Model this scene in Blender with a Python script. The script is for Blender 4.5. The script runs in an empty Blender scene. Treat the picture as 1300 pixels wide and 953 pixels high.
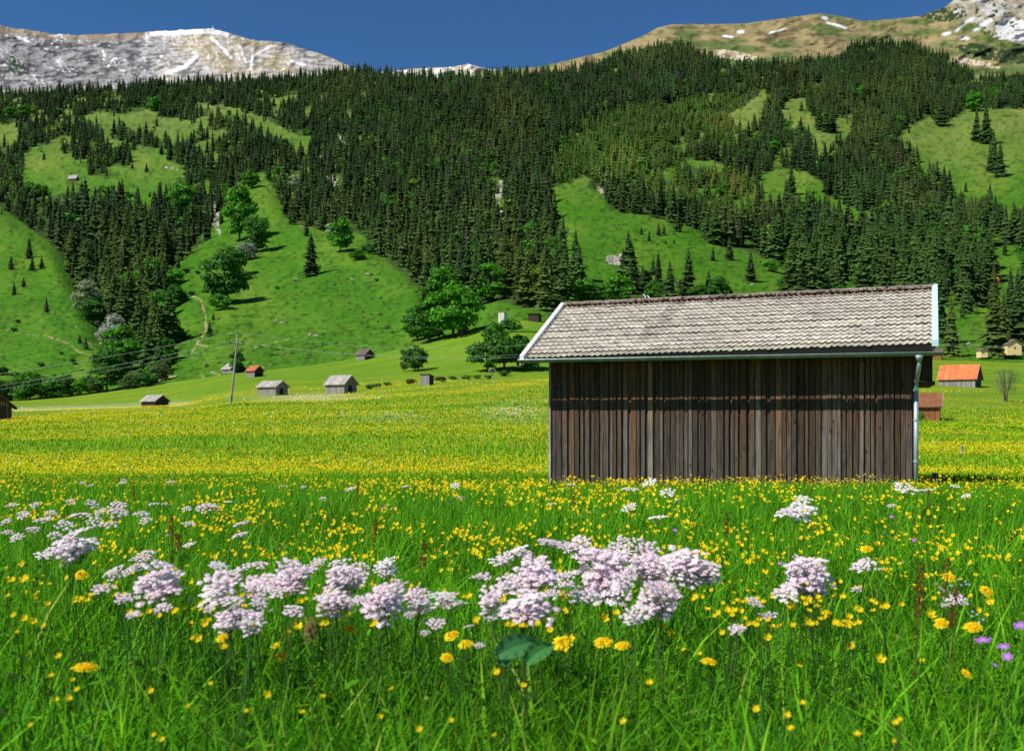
import bpy, math, random
import numpy as np
random.seed(7); rng = np.random.default_rng(11)
D = bpy.data; SC = bpy.context.scene; COL = SC.collection
F = 1264.0; HY = 530.0; PI = math.pi

# ------------------------------------------------------------------ helpers
def tag(o, label=None, cat=None, group=None, kind=None):
    if label: o['label'] = label
    if cat: o['category'] = cat
    if group: o['group'] = group
    if kind: o['kind'] = kind
    return o
def empty(name, loc=(0, 0, 0), rz=0.0, s=1.0):
    o = D.objects.new(name, None); COL.objects.link(o); o.location = loc
    o.rotation_euler = (0, 0, rz); o.scale = (s, s, s); o.empty_display_size = .1
    return o
def mesh_from(name, V, polys, mat, col=None, smooth=False):
    """polys: list of int arrays (n,k)"""
    me = D.meshes.new(name); V = np.asarray(V, dtype=np.float32)
    me.vertices.add(len(V)); me.vertices.foreach_set('co', V.ravel())
    tot = [np.full(len(p), p.shape[1], dtype=np.int32) for p in polys if len(p)]
    li = np.concatenate([p.ravel() for p in polys if len(p)]).astype(np.int32)
    lt = np.concatenate(tot); ls = np.concatenate([[0], np.cumsum(lt)[:-1]]).astype(np.int32)
    me.loops.add(len(li)); me.loops.foreach_set('vertex_index', li)
    me.polygons.add(len(lt)); me.polygons.foreach_set('loop_start', ls); me.polygons.foreach_set('loop_total', lt)
    if smooth: me.polygons.foreach_set('use_smooth', np.ones(len(lt), dtype=bool))
    if col is not None:
        a = me.color_attributes.new('col', 'FLOAT_COLOR', 'POINT')
        c = np.ones((len(V), 4), dtype=np.float32); c[:, :3] = col; a.data.foreach_set('color', c.ravel())
    me.update(calc_edges=True); me.materials.append(mat)
    return me
def link(name, me, parent=None):
    o = D.objects.new(name, me); COL.objects.link(o)
    if parent: o.parent = parent
    return o
class MB:
    def __init__(s): s.v = []; s.f = []; s.c = []
    def face(s, pts, c=(1, 1, 1)):
        b = len(s.v); s.v += [tuple(p) for p in pts]; s.c += [c]*len(pts); s.f.append(tuple(range(b, b+len(pts))))
    def box(s, x0, x1, y0, y1, z0, z1, c=(1, 1, 1), rot=None):
        b = len(s.v)
        P = [(x0,y0,z0),(x1,y0,z0),(x1,y1,z0),(x0,y1,z0),(x0,y0,z1),(x1,y0,z1),(x1,y1,z1),(x0,y1,z1)]
        if rot: P = [rot(p) for p in P]
        s.v += P; s.c += [c]*8
        for f in ((0,3,2,1),(4,5,6,7),(0,1,5,4),(1,2,6,5),(2,3,7,6),(3,0,4,7)): s.f.append(tuple(b+i for i in f))
    def prism(s, poly, x0, x1, c=(1, 1, 1), ax=0):
        """poly of (y,z) swept along x (ax=0) or (x,z) swept along y (ax=1)"""
        n = len(poly); b = len(s.v)
        for X in (x0, x1): s.v += [((X, p[0], p[1]) if ax == 0 else (p[0], X, p[1])) for p in poly]
        s.c += [c]*(2*n); s.f.append(tuple(b+i for i in range(n))[::-1]); s.f.append(tuple(b+n+i for i in range(n)))
        for i in range(n): s.f.append((b+i, b+(i+1) % n, b+n+(i+1) % n, b+n+i))
    def tube(s, pts, rad, n=6, c=(1, 1, 1), cap=True):
        pts = [np.array(p, float) for p in pts]; b = len(s.v)
        if not hasattr(rad, '__len__'): rad = [rad]*len(pts)
        for i, p in enumerate(pts):
            d = pts[min(i+1, len(pts)-1)]-pts[max(i-1, 0)]; d = d/(np.linalg.norm(d)+1e-9)
            u = np.cross(d, (0, 0, 1.0) if abs(d[2]) < .9 else (1.0, 0, 0)); u /= np.linalg.norm(u); w = np.cross(d, u)
            for k in range(n):
                a = 2*PI*k/n; s.v.append(tuple(p+rad[i]*(math.cos(a)*u+math.sin(a)*w))); s.c.append(c)
        for i in range(len(pts)-1):
            for k in range(n): s.f.append((b+i*n+k, b+i*n+(k+1) % n, b+(i+1)*n+(k+1) % n, b+(i+1)*n+k))
        if cap: s.f.append(tuple(b+k for k in range(n))[::-1]); s.f.append(tuple(b+(len(pts)-1)*n+k for k in range(n)))
    def mesh(s, name, mat, smooth=False):
        me = D.meshes.new(name); me.from_pydata(s.v, [], s.f)
        a = me.color_attributes.new('col', 'FLOAT_COLOR', 'POINT')
        c = np.ones((len(s.v), 4), dtype=np.float32); c[:, :3] = np.array(s.c, dtype=np.float32); a.data.foreach_set('color', c.ravel())
        if smooth: me.polygons.foreach_set('use_smooth', [True]*len(me.polygons))
        me.materials.append(mat); me.update(); return me
    def build(s, name, mat, parent=None, smooth=False): return link(name, s.mesh(name, mat, smooth), parent)

# value noise
_H = rng.random((256, 256))
def vn(x, y):
    xi = np.floor(x).astype(int); yi = np.floor(y).astype(int); fx = x-xi; fy = y-yi
    fx = fx*fx*(3-2*fx); fy = fy*fy*(3-2*fy)
    g = lambda a, b: _H[a % 256, b % 256]
    return (g(xi, yi)*(1-fx)+g(xi+1, yi)*fx)*(1-fy)+(g(xi, yi+1)*(1-fx)+g(xi+1, yi+1)*fx)*fy
def fbm(x, y, o=4):
    x = np.asarray(x, float); y = np.asarray(y, float); r = 0; a = .5; t = 0
    for k in range(o): r = r+a*vn(x*2**k+17*k, y*2**k+31*k); t += a; a *= .5
    return r/t
def inpoly(px, py, poly):
    px = np.asarray(px, float); py = np.asarray(py, float); r = np.zeros(np.broadcast(px, py).shape, bool); n = len(poly)
    for i in range(n):
        x1, y1 = poly[i]; x2, y2 = poly[(i+1) % n]
        if y1 == y2: continue
        c = ((y1 > py) != (y2 > py)) & (px < (x2-x1)*(py-y1)/(y2-y1)+x1); r ^= c
    return r
def segdist(px, py, line):
    d = np.full(np.broadcast(px, py).shape, 1e9)
    for (x1, y1), (x2, y2) in zip(line[:-1], line[1:]):
        t = np.clip(((px-x1)*(x2-x1)+(py-y1)*(y2-y1))/((x2-x1)**2+(y2-y1)**2+1e-9), 0, 1)
        d = np.minimum(d, np.hypot(px-x1-t*(x2-x1), py-y1-t*(y2-y1)))
    return d

# ------------------------------------------------------------------ materials
def mat(name, col=(.5, .5, .5), rough=.8, attr=False, noise=0.0, nscale=(5, 5, 5), bump=0.0, bscale=30, bdist=.02, transl=0.0, metal=0.0, spec=.3, objc=False, ramp=None, hue=0.0, detail=5):
    m = D.materials.new(name); m.use_nodes = True; nt = m.node_tree; N = nt.nodes; L = nt.links; N.clear()
    out = N.new('ShaderNodeOutputMaterial'); b = N.new('ShaderNodeBsdfPrincipled')
    b.inputs['Roughness'].default_value = rough; b.inputs['Metallic'].default_value = metal; b.inputs['Specular IOR Level'].default_value = spec
    if attr:
        a = N.new('ShaderNodeAttribute'); a.attribute_name = 'col'; c = a.outputs['Color']
    else:
        r = N.new('ShaderNodeRGB'); r.outputs[0].default_value = (*col, 1); c = r.outputs[0]
    def mul(c, fac_out, lo, hi):
        mr = N.new('ShaderNodeMapRange'); L.new(fac_out, mr.inputs[0]); mr.inputs[3].default_value = lo; mr.inputs[4].default_value = hi
        mx = N.new('ShaderNodeMix'); mx.data_type = 'RGBA'; mx.blend_type = 'MULTIPLY'; mx.inputs[0].default_value = 1
        L.new(c, mx.inputs[6]); L.new(mr.outputs[0], mx.inputs[7]); return mx.outputs[2]
    tc = N.new('ShaderNodeTexCoord')
    if objc:
        oi = N.new('ShaderNodeObjectInfo'); mx = N.new('ShaderNodeMix'); mx.data_type = 'RGBA'; mx.blend_type = 'MULTIPLY'; mx.inputs[0].default_value = 1
        L.new(c, mx.inputs[6]); L.new(oi.outputs['Color'], mx.inputs[7]); c = mx.outputs[2]
    if noise:
        mp = N.new('ShaderNodeMapping'); mp.inputs['Scale'].default_value = nscale; L.new(tc.outputs['Object'], mp.inputs[0])
        n = N.new('ShaderNodeTexNoise'); n.inputs['Scale'].default_value = 1; n.inputs['Detail'].default_value = detail; L.new(mp.outputs[0], n.inputs[0])
        mr = N.new('ShaderNodeMapRange'); mr.inputs[1].default_value = .3; mr.inputs[2].default_value = .7; L.new(n.outputs[0], mr.inputs[0])
        c = mul(c, mr.outputs[0], 1-noise, 1+noise)
    L.new(c, b.inputs['Base Color'])
    if bump:
        n2 = N.new('ShaderNodeTexNoise'); n2.inputs['Scale'].default_value = bscale; n2.inputs['Detail'].default_value = 6; L.new(tc.outputs['Object'], n2.inputs[0])
        bp = N.new('ShaderNodeBump'); bp.inputs['Strength'].default_value = bump; bp.inputs['Distance'].default_value = bdist
        L.new(n2.outputs[0], bp.inputs['Height']); L.new(bp.outputs[0], b.inputs['Normal'])
    if transl:
        t = N.new('ShaderNodeBsdfTranslucent'); L.new(c, t.inputs[0]); ms = N.new('ShaderNodeMixShader'); ms.inputs[0].default_value = transl
        L.new(b.outputs[0], ms.inputs[1]); L.new(t.outputs[0], ms.inputs[2]); L.new(ms.outputs[0], out.inputs[0])
    else: L.new(b.outputs[0], out.inputs[0])
    return m
M = {}
M['grass'] = mat('grass_blades', attr=True, rough=.65, transl=.45, spec=.10)
M['petal'] = mat('petals', attr=True, rough=.6, transl=.38, spec=.2)
M['needle'] = mat('spruce_needles', attr=True, rough=.9, spec=.1, objc=True)
M['leaf'] = mat('tree_leaves', attr=True, rough=.6, transl=.3, spec=.2, objc=True)
M['bark'] = mat('bark', (.07, .05, .035), .9, noise=.4, nscale=(3, 3, 1))
M['plank'] = None
M['zinc'] = mat('zinc_gutter', (.17, .22, .21), .42, metal=.55, noise=.2, nscale=(6, 6, 6), spec=.5)
M['pipe'] = mat('pipe_metal', (.36, .44, .47), .5, metal=.35, noise=.15, nscale=(6, 6, 3), spec=.5)
M['whiteboard'] = mat('verge_board', (.68, .70, .74), .6, noise=.12, nscale=(2, 6, 6))
M['verge_metal'] = mat('verge_metal', (.52, .64, .72), .45, noise=.08, nscale=(3, 3, 3), metal=.1)
M['black'] = mat('fascia_shade_black', (.010, .009, .008), .9)  # black stands in for shade on the fascia under the tiles
M['dark'] = mat('dark_timber', (.035, .026, .02), .9, noise=.3, nscale=(20, 20, 2))
M['attr'] = mat('painted_by_piece', attr=True, rough=.85, noise=.22, nscale=(8, 8, 8), bump=.3, bscale=40, bdist=.01)
M['far'] = mat('far_things', attr=True, rough=.85, noise=.25, nscale=(1.5, 1.5, .6), detail=3)
M['wire'] = mat('cable', (.45, .47, .47), .5)
M['mount'] = mat('mountain_ground', attr=True, rough=.95, spec=.05, noise=.16, nscale=(.03, .03, .03), bump=.45, bscale=.05, bdist=6, detail=10)
M['hill'] = mat('hill_pasture', attr=True, rough=.95, spec=.05, noise=.22, nscale=(.25, .25, .5), bump=.5, bscale=.5, bdist=.6, detail=8)

def plank_mat():
    m = D.materials.new('weathered_planks'); m.use_nodes = True; nt = m.node_tree; N = nt.nodes; L = nt.links; b = N['Principled BSDF']
    b.inputs['Roughness'].default_value = .8; b.inputs['Specular IOR Level'].default_value = .25
    a = N.new('ShaderNodeAttribute'); a.attribute_name = 'col'; tc = N.new('ShaderNodeTexCoord')
    mp = N.new('ShaderNodeMapping'); mp.inputs['Scale'].default_value = (46, 46, 2.0); L.new(tc.outputs['Object'], mp.inputs[0])
    n = N.new('ShaderNodeTexNoise'); n.inputs['Scale'].default_value = 1; n.inputs['Detail'].default_value = 8; n.inputs['Roughness'].default_value = .65; L.new(mp.outputs[0], n.inputs[0])
    r = N.new('ShaderNodeValToRGB'); r.color_ramp.elements[0].position = .3; r.color_ramp.elements[0].color = (.16, .155, .15, 1)
    r.color_ramp.elements[1].position = .72; r.color_ramp.elements[1].color = (1.85, 1.75, 1.65, 1); L.new(n.outputs[0], r.inputs[0])
    mx = N.new('ShaderNodeMix'); mx.data_type = 'RGBA'; mx.blend_type = 'MULTIPLY'; mx.inputs[0].default_value = 1; L.new(a.outputs['Color'], mx.inputs[6]); L.new(r.outputs[0], mx.inputs[7])
    # sheltered zone under the eave keeps its brown, the foot greys out
    mp2 = N.new('ShaderNodeMapping'); mp2.inputs['Scale'].default_value = (9, 9, .5); L.new(tc.outputs['Object'], mp2.inputs[0])
    n2 = N.new('ShaderNodeTexNoise'); n2.inputs['Scale'].default_value = 1; n2.inputs['Detail'].default_value = 4; L.new(mp2.outputs[0], n2.inputs[0])
    sx = N.new('ShaderNodeSeparateXYZ'); L.new(tc.outputs['Object'], sx.inputs[0])
    md = N.new('ShaderNodeMath'); md.operation = 'MULTIPLY_ADD'; L.new(sx.outputs[2], md.inputs[0]); md.inputs[1].default_value = .30; md.inputs[2].default_value = -.36
    ad = N.new('ShaderNodeMath'); ad.operation = 'ADD'; L.new(md.outputs[0], ad.inputs[0]); L.new(n2.outputs[0], ad.inputs[1])
    mr = N.new('ShaderNodeMapRange'); mr.inputs[1].default_value = .52; mr.inputs[2].default_value = .82; mr.inputs[4].default_value = .75; L.new(ad.outputs[0], mr.inputs[0])
    br = N.new('ShaderNodeMix'); br.data_type = 'RGBA'; br.blend_type = 'MULTIPLY'; L.new(mr.outputs[0], br.inputs[0]); L.new(mx.outputs[2], br.inputs[6]); br.inputs[7].default_value = (1.25, .62, .30, 1)
    # knots
    mp3 = N.new('ShaderNodeMapping'); mp3.inputs['Scale'].default_value = (7, 7, 2.6); L.new(tc.outputs['Object'], mp3.inputs[0])
    vo = N.new('ShaderNodeTexVoronoi'); vo.inputs['Scale'].default_value = 1; L.new(mp3.outputs[0], vo.inputs[0])
    k = N.new('ShaderNodeMapRange'); k.inputs[1].default_value = .06; k.inputs[2].default_value = .16; k.inputs[3].default_value = .12; L.new(vo.outputs['Distance'], k.inputs[0])
    mk = N.new('ShaderNodeMix'); mk.data_type = 'RGBA'; mk.blend_type = 'MULTIPLY'; mk.inputs[0].default_value = 1; L.new(br.outputs[2], mk.inputs[6]); L.new(k.outputs[0], mk.inputs[7])
    L.new(mk.outputs[2], b.inputs['Base Color'])
    bp = N.new('ShaderNodeBump'); bp.inputs['Strength'].default_value = .6; bp.inputs['Distance'].default_value = .006; L.new(n.outputs[0], bp.inputs['Height']); L.new(bp.outputs[0], b.inputs['Normal'])
    return m
M['plank'] = plank_mat()

def tile_mat():
    m = mat('roof_tiles', attr=True, rough=.85, noise=.16, nscale=(14, 14, 14), bump=.4, bscale=60, bdist=.006)
    nt = m.node_tree; N = nt.nodes; L = nt.links; b = [n for n in N if n.type == 'BSDF_PRINCIPLED'][0]
    src = b.inputs['Base Color'].links[0].from_socket; tc = [n for n in N if n.type == 'TEX_COORD'][0]
    n = N.new('ShaderNodeTexNoise'); n.inputs['Scale'].default_value = 42; n.inputs['Detail'].default_value = 3; L.new(tc.outputs['Object'], n.inputs[0])
    mr = N.new('ShaderNodeMapRange'); mr.inputs[1].default_value = .60; mr.inputs[2].default_value = .68; mr.inputs[4].default_value = .55; L.new(n.outputs[0], mr.inputs[0])
    mx = N.new('ShaderNodeMix'); mx.data_type = 'RGBA'; L.new(mr.outputs[0], mx.inputs[0]); L.new(src, mx.inputs[6]); mx.inputs[7].default_value = (.12, .11, .09, 1)
    L.new(mx.outputs[2], b.inputs['Base Color']); return m
M['tile'] = tile_mat()

# ------------------------------------------------------------------ meadow terrain
TU = np.array([-300, 0, 95, 190, 240, 300, 430, 540, 650, 1000, 1200, 1300, 1600.])
TT = np.array([22, 30, 45, 70, 110, 150, 185, 230, 265.])
TP = {  # ground height seen at picture row, per column
 -300: (621, 602, 580, 556, 537, 525, 524, 516, 509), 0: (621, 602, 578, 553, 535, 523, 522, 515, 509), 95: (621, 602, 578, 552, 531, 519.5, 523, 513, 502),
 190: (621, 602, 577, 550, 528, 517, 523.5, 506, 486), 240: (621, 602, 576, 549, 526, 516.5, 514, 495, 480), 300: (621, 602, 576, 548, 520, 506, 498, 483, 472), 430: (621, 602, 575, 547, 519, 504, 493, 474, 457),
 540: (621, 602, 574, 545, 515, 494, 486, 462, 433), 650: (621, 602, 574, 545, 511, 487, 482, 445, 400), 1000: (621, 602, 577, 552, 528, 505, 486, 458, 435),
 1200: (621, 602, 580, 556, 534.5, 508, 490, 469, 456), 1300: (621, 602, 580, 557, 536, 512, 494, 472, 458), 1600: (621, 602, 580, 557, 536, 512, 494, 472, 458)}
_gu = np.arange(-320, 1641, 10.); _gt = np.linspace(math.log(22), math.log(265), 140)
_tab = np.array([TP[int(u)] for u in TU])
_zz = (HY-_tab)*TT[None]/F
_tmp = np.array([np.interp(_gt, np.log(TT), r) for r in _zz]); _GZ = np.array([np.interp(_gu, TU, _tmp[:, j]) for j in range(len(_gt))]).T
def _blur(a, n, axis):
    k = np.hanning(n+2)[1:-1]; k /= k.sum(); p = [(0, 0), (0, 0)]; p[axis] = (n//2, n//2)
    return np.apply_along_axis(lambda r: np.convolve(r, k, 'valid'), axis, np.pad(a, p, mode='edge'))
_GZ = _blur(_blur(_GZ, 9, 0), 7, 1)
def ground(x, y):
    x = np.asarray(x, float); y = np.asarray(y, float); yy = np.clip(y, 22, 265)
    u = np.clip(650+F*x/np.maximum(y, 22), -320, 1640); fu = (u+320)/10; ft = (np.log(yy)-_gt[0])/(_gt[1]-_gt[0])
    iu = np.clip(fu.astype(int), 0, len(_gu)-2); it = np.clip(ft.astype(int), 0, len(_gt)-2); fu = fu-iu; ft = ft-it
    z = (_GZ[iu, it]*(1-fu)+_GZ[iu+1, it]*fu)*(1-ft)+(_GZ[iu, it+1]*(1-fu)+_GZ[iu+1, it+1]*fu)*ft
    near = np.interp(y, [-5, 6, 8, 10, 16, 22], [-.93, -.93, -.95, -1.03, -1.33, -1.583])
    z = np.where(y < 22, near, z)
    z = z+.13*np.clip((u-1130)/60, 0, 1)*np.exp(-((y-15)/4.)**2)
    z = z+(fbm(x*.35+9, y*.35, 3)-.5)*.10*np.clip((y-2)/6, 0, 1)+(fbm(x*.05+3, y*.05, 2)-.5)*.5*np.clip((y-30)/60, 0, 1)
    return z
def gsolve(px, py, t0, hh=0.0):
    """distance near t0 at which the ground (+hh) shows at row py in column px"""
    t = np.exp(np.linspace(math.log(max(t0*.7, 1.2)), math.log(min(t0*1.4, 264)), 160)); z = ground((px-650)/F*t, t)+hh
    e = (HY-F*z/t)-py; i = np.argmin(np.abs(e)+np.abs(np.log(t/t0))*4); return float(t[i])
def W(px, py, t): return np.array([(px-650)/F*t, t, (HY-py)/F*t])
def on_ground(px, t): x = (px-650)/F*t; return np.array([x, t, float(ground(x, t))])

def grid_faces(a, b):
    i = np.arange(a*b).reshape(a, b); return np.stack([i[:-1, :-1].ravel(), i[1:, :-1].ravel(), i[1:, 1:].ravel(), i[:-1, 1:].ravel()], 1)
xs = np.sinh(np.linspace(-4.2, 4.2, 321))/math.sinh(4.2)*420
ys = np.concatenate([np.linspace(-120, -6, 20)[:-1], np.linspace(-6, 30, 130)[:-1], np.exp(np.linspace(math.log(30), math.log(268), 190))])
X, Y = np.meshgrid(xs, ys, indexing='ij'); Z = ground(X, Y)
def meadow_mat():
    m = D.materials.new('flower_meadow'); m.use_nodes = True; nt = m.node_tree; N = nt.nodes; L = nt.links; b = N['Principled BSDF']
    b.inputs['Roughness'].default_value = .95; b.inputs['Specular IOR Level'].default_value = .05
    geo = N.new('ShaderNodeNewGeometry')
    def noise(sc, sx, sy, det, ofs=0):
        mp = N.new('ShaderNodeMapping'); mp.inputs['Scale'].default_value = (sx*sc, sy*sc, sc); mp.inputs['Location'].default_value = (ofs, ofs*.7, 0); L.new(geo.outputs['Position'], mp.inputs[0])
        n = N.new('ShaderNodeTexNoise'); n.inputs['Scale'].default_value = 1; n.inputs['Detail'].default_value = det; n.inputs['Roughness'].default_value = .6; L.new(mp.outputs[0], n.inputs[0]); return n.outputs[0]
    def mr(o, a, b_, lo=0, hi=1):
        r = N.new('ShaderNodeMapRange'); r.inputs[1].default_value = a; r.inputs[2].default_value = b_; r.inputs[3].default_value = lo; r.inputs[4].default_value = hi; L.new(o, r.inputs[0]); return r.outputs[0]
    def mixc(f, a, c2):
        x = N.new('ShaderNodeMix'); x.data_type = 'RGBA'; L.new(f, x.inputs[0])
        for s, v in ((6, a), (7, c2)):
            if isinstance(v, tuple): x.inputs[s].default_value = (*v, 1)
            else: L.new(v, x.inputs[s])
        return x.outputs[2]
    def mth(op, a, c2):
        x = N.new('ShaderNodeMath'); x.operation = op
        for s, v in ((0, a), (1, c2)):
            if isinstance(v, (int, float)): x.inputs[s].default_value = v
            else: L.new(v, x.inputs[s])
        return x.outputs[0]
    c = mixc(mr(noise(.06, 1, 2.2, 4), .35, .65), (.085, .205, .008), (.155, .265, .012))
    c = mixc(mr(noise(2.5, 1, 1, 3, 5), .40, .66, 0, .6), c, (.045, .125, .006))
    # flower colour, in broad swathes broken into small specks
    band = mr(noise(.045, .45, 2.0, 3, 3), .40, .60)
    speck = mr(noise(4.5, 1, 1, 3, 9), .46, .60)
    a = N.new('ShaderNodeAttribute'); a.attribute_name = 'col'; sp = N.new('ShaderNodeSeparateColor'); L.new(a.outputs['Color'], sp.inputs[0])
    yel = mth('MULTIPLY', mth('MULTIPLY', mth('ADD', mth('MULTIPLY', band, .50), .15), speck), sp.outputs[0])
    c = mixc(yel, c, (.62, .48, .01))
    wh = mth('MULTIPLY', mr(noise(5, 1, 1, 2, 20), .45, .6), sp.outputs[1])
    c = mixc(wh, c, (.55, .55, .48))
    L.new(c, b.inputs['Base Color'])
    bp = N.new('ShaderNodeBump'); bp.inputs['Strength'].default_value = .8; bp.inputs['Distance'].default_value = .25; L.new(noise(3, 1, 1, 4, 2), bp.inputs['Height']); L.new(bp.outputs[0], b.inputs['Normal'])
    return m
uu = 650+F*X/np.maximum(Y, 8); pyy = HY-F*Z/np.maximum(Y, 8)
def yellow_amt(u, p):
    y = .46+0*u
    y = np.where(p < 500, .35, y); y = np.where(p < 478, .18, y)
    y = np.maximum(y, 2.6*np.exp(-((p-598)/8)**2)*np.clip((700-u)/200, .3, 1))
    y = np.where(u > 1100, np.interp(p, [455, 470, 500, 525, 540, 556, 600], [.9, .15, .3, .35, .8, 1.5, 1.6]), y)
    y = np.maximum(y, 1.3*np.exp(-((p-np.interp(u, [0, 245], [532, 514]))/2.5)**2)*(u < 260))
    y = np.maximum(y, 1.0*np.exp(-((p-np.interp(u, [320, 440, 640, 700], [514, 512, 492, 482]))/4)**2)*(u > 320)*(u < 705))
    return np.clip(y, 0, 2.4)
def white_amt(u, p):
    w = .7*np.exp(-((p-505)/4)**2)*np.exp(-((u-390)/60)**2)+.6*np.exp(-((p-np.interp(u, [20, 230], [520, 512]))/2.5)**2)*(u < 240)*(u > 10)
    w = w+.5*np.exp(-((p-523)/12)**2)*np.exp(-((u-655)/40)**2)+.35*np.exp(-((p-530)/5)**2)*np.exp(-((u-480)/60)**2)
    return np.clip(w+.03, 0, 1)
mc = np.stack([yellow_amt(uu, pyy), white_amt(uu, pyy), 0*uu], -1).reshape(-1, 3)
me = mesh_from('meadow', np.stack([X, Y, Z], -1).reshape(-1, 3), [grid_faces(*X.shape)], meadow_mat(), mc, True)
tag(link('meadow', me), kind='structure')

# ------------------------------------------------------------------ hill terrain (a height field seen from the valley)
EU = np.array([-500, 0, 60, 90, 152, 190, 217, 301, 430, 500, 560, 600, 640, 700, 1000, 1190, 1240, 1300, 1800.])
EP = np.array([512, 509, 505, 503, 493, 486, 479, 472, 457, 443, 428, 412, 398, 402, 432, 455, 457, 458, 460.])
_eu = np.arange(-430, 1731, 4.); _ex = (_eu-650)/F*262; EPX = HY-F*ground(_ex, 262+0*_ex)/262
def E(u): return np.interp(u, _eu, EPX)
SU = np.array([-500, 0, 60, 130, 200, 260, 330, 380, 430, 470, 530, 620, 690, 740, 800, 840, 862, 880, 907, 928, 961, 995, 1029, 1068, 1079, 1097, 1151, 1181, 1205, 1219, 1249, 1300, 1800.])
SP = np.array([115, 108, 105, 103, 97, 93, 90, 88, 82, 82, 92, 92, 88, 80, 62, 54, 47, 57, 71, 74, 76, 74, 69, 66, 52, 46, 44, 57, 64, 81, 90, 94, 100.])
def Tp(u): return np.interp(u, SU, SP)+12
GS = np.array([-15, 0, 50, 100, 150, 200, 250, 300, 350, 400, 460.]); GD = np.array([-20, -3, 110, 225, 360, 520, 720, 960, 1300, 1750, 2400.])
CLEAR = [
 [(0,262),(30,285),(60,305),(78,325),(90,350),(100,375),(122,415),(135,445),(150,480),(150,520),(-60,520),(-60,240)],
 [(-10,157),(22,158),(24,176),(15,185),(-10,184)],
 [(33,195),(62,184),(88,200),(112,203),(112,222),(126,232),(142,226),(140,212),(160,212),(172,198),(190,188),(213,190),(215,205),(238,213),(233,225),(215,235),(205,250),(190,262),(170,258),(120,252),(60,244),(30,238),(28,215)],
 [(92,149),(115,146),(140,143),(165,145),(185,137),(200,145),(195,153),(175,165),(155,160),(130,160),(110,152)],
 [(192,162),(215,155),(243,153),(243,175),(220,180),(200,178)],
 [(256,136),(281,132),(305,138),(332,148),(355,161),(382,172),(394,183),(394,197),(376,192),(359,179),(332,163),(298,149)],
 [(222,345),(228,330),(262,305),(285,262),(300,243),(335,220),(345,235),(352,245),(358,265),(372,282),(400,290),(440,300),(470,318),(495,335),(520,355),(538,372),(538,385),(528,405),(522,440),(500,450),(380,470),(300,480),(205,492),(212,470),(215,430),(215,400),(222,370)],
 [(697,245),(700,238),(720,232),(742,222),(750,228),(747,240),(765,240),(775,262),(790,272),(815,268),(830,275),(860,285),(880,290),(905,310),(925,315),(945,318),(975,330),(1010,350),(1012,365),(990,378),(950,378),(870,376),(850,368),(800,358),(775,362),(755,352),(720,347),(712,335),(718,310),(722,290),(705,270)],
 [(924,146),(945,135),(965,118),(972,110),(977,117),(975,129),(968,149),(970,158),(958,166),(941,166),(928,152)],
 [(992,132),(1005,123),(1022,125),(1024,139),(1034,145),(1036,162),(1060,166),(1063,145),(1083,156),(1080,169),(1063,179),(1050,183),(1036,172),(1009,162),(995,152)],
 [(1137,176),(1158,156),(1181,149),(1195,162),(1205,152),(1225,140),(1300,137),(1420,137),(1420,272),(1276,281),(1266,260),(1249,254),(1236,261),(1225,250),(1215,252),(1205,233),(1192,217),(1175,203),(1148,190)],
 [(958,230),(988,213),(1015,217),(1030,223),(1046,233),(1045,253),(1063,250),(1077,264),(1097,267),(1117,278),(1115,285),(1060,285),(1045,262),(1030,245),(1010,250),(985,262),(975,255),(968,240)],
 [(863,199),(880,203),(904,206),(931,213),(928,220),(894,216),(863,206)],
 [(920,250),(945,255),(955,268),(940,272),(915,262)],
 [(1200,384),(1300,350),(1500,350),(1500,470),(1150,470),(1150,420)],
 [(1256,322),(1275,308),(1300,322),(1420,322),(1420,350),(1270,352),(1258,335)],
 [(1250,288),(1266,288),(1270,315),(1255,320)],
 [(570,396),(600,390),(633,382),(660,388),(700,396),(760,392),(900,395),(1180,400),(1180,470),(500,470),(528,425),(540,420)],
 [(445,296),(462,300),(468,312),(450,308)], [(618,228),(640,226),(652,262),(636,286),(624,262)], [(427,170),(440,182),(446,206),(436,200)], [(640,310),(652,312),(650,330),(641,326)],
 [(410,222),(436,228),(440,240),(418,238)], [(586,180),(592,182),(592,208),(587,206)],
]
ROCKP = [[(621,229),(640,230),(650,262),(636,284),(625,262)], [(427,170),(440,182),(446,206),(436,200)], [(640,312),(652,314),(648,330),(641,326)], [(410,222),(428,226),(430,236),(416,234)], [(770,324),(790,322),(786,336),(772,336)], [(760,236),(775,240),(772,252),(764,248)], [(207,212),(222,214),(214,219)], [(262,252),(276,256),(280,300),(262,272)]]
TRACKS = [([(244,376),(255,380),(261,400),(262,420),(250,436),(243,449)], 2.0), ([(250,436),(262,440)], 2.2), ([(55,425),(88,436),(100,447),(124,453)], 1.5), ([(110,432),(124,450)], 1.2), ([(318,443),(345,436),(368,430)], 1.1), ([(333,467),(344,463)], 1.8),
          ([(268,472),(278,476)], 2.0), ([(190,484),(205,481),(222,478)], 3.0), ([(-40,410),(30,424),(55,428)], .8), ([(255,474),(258,478)], 2), ([(122,424),(125,430)], 2.6), ([(380,285),(400,303)], 1)]
UU = np.concatenate([np.arange(-430, -20, 5.), np.arange(-20, 1320, 1.8), np.arange(1320, 1731, 5.)]); NR = 300
U2 = np.repeat(UU[:, None], NR, 1); v = np.linspace(0, 1, NR)[None]
P2 = (E(U2)+13)*(1-v)+Tp(U2)*v
def blurmask(poly, U, P, r=9):
    m = np.zeros(U.shape)
    for dx, dy in ((0, 0), (r, 0), (-r, 0), (0, r), (0, -r), (r*.7, r*.7), (-r*.7, r*.7), (r*.7, -r*.7), (-r*.7, -r*.7)): m += inpoly(U+dx, P+dy, poly)
    return m/9
_cl = [np.arange(-430, 1731, 6.), np.arange(20, 530, 6.)]
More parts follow.
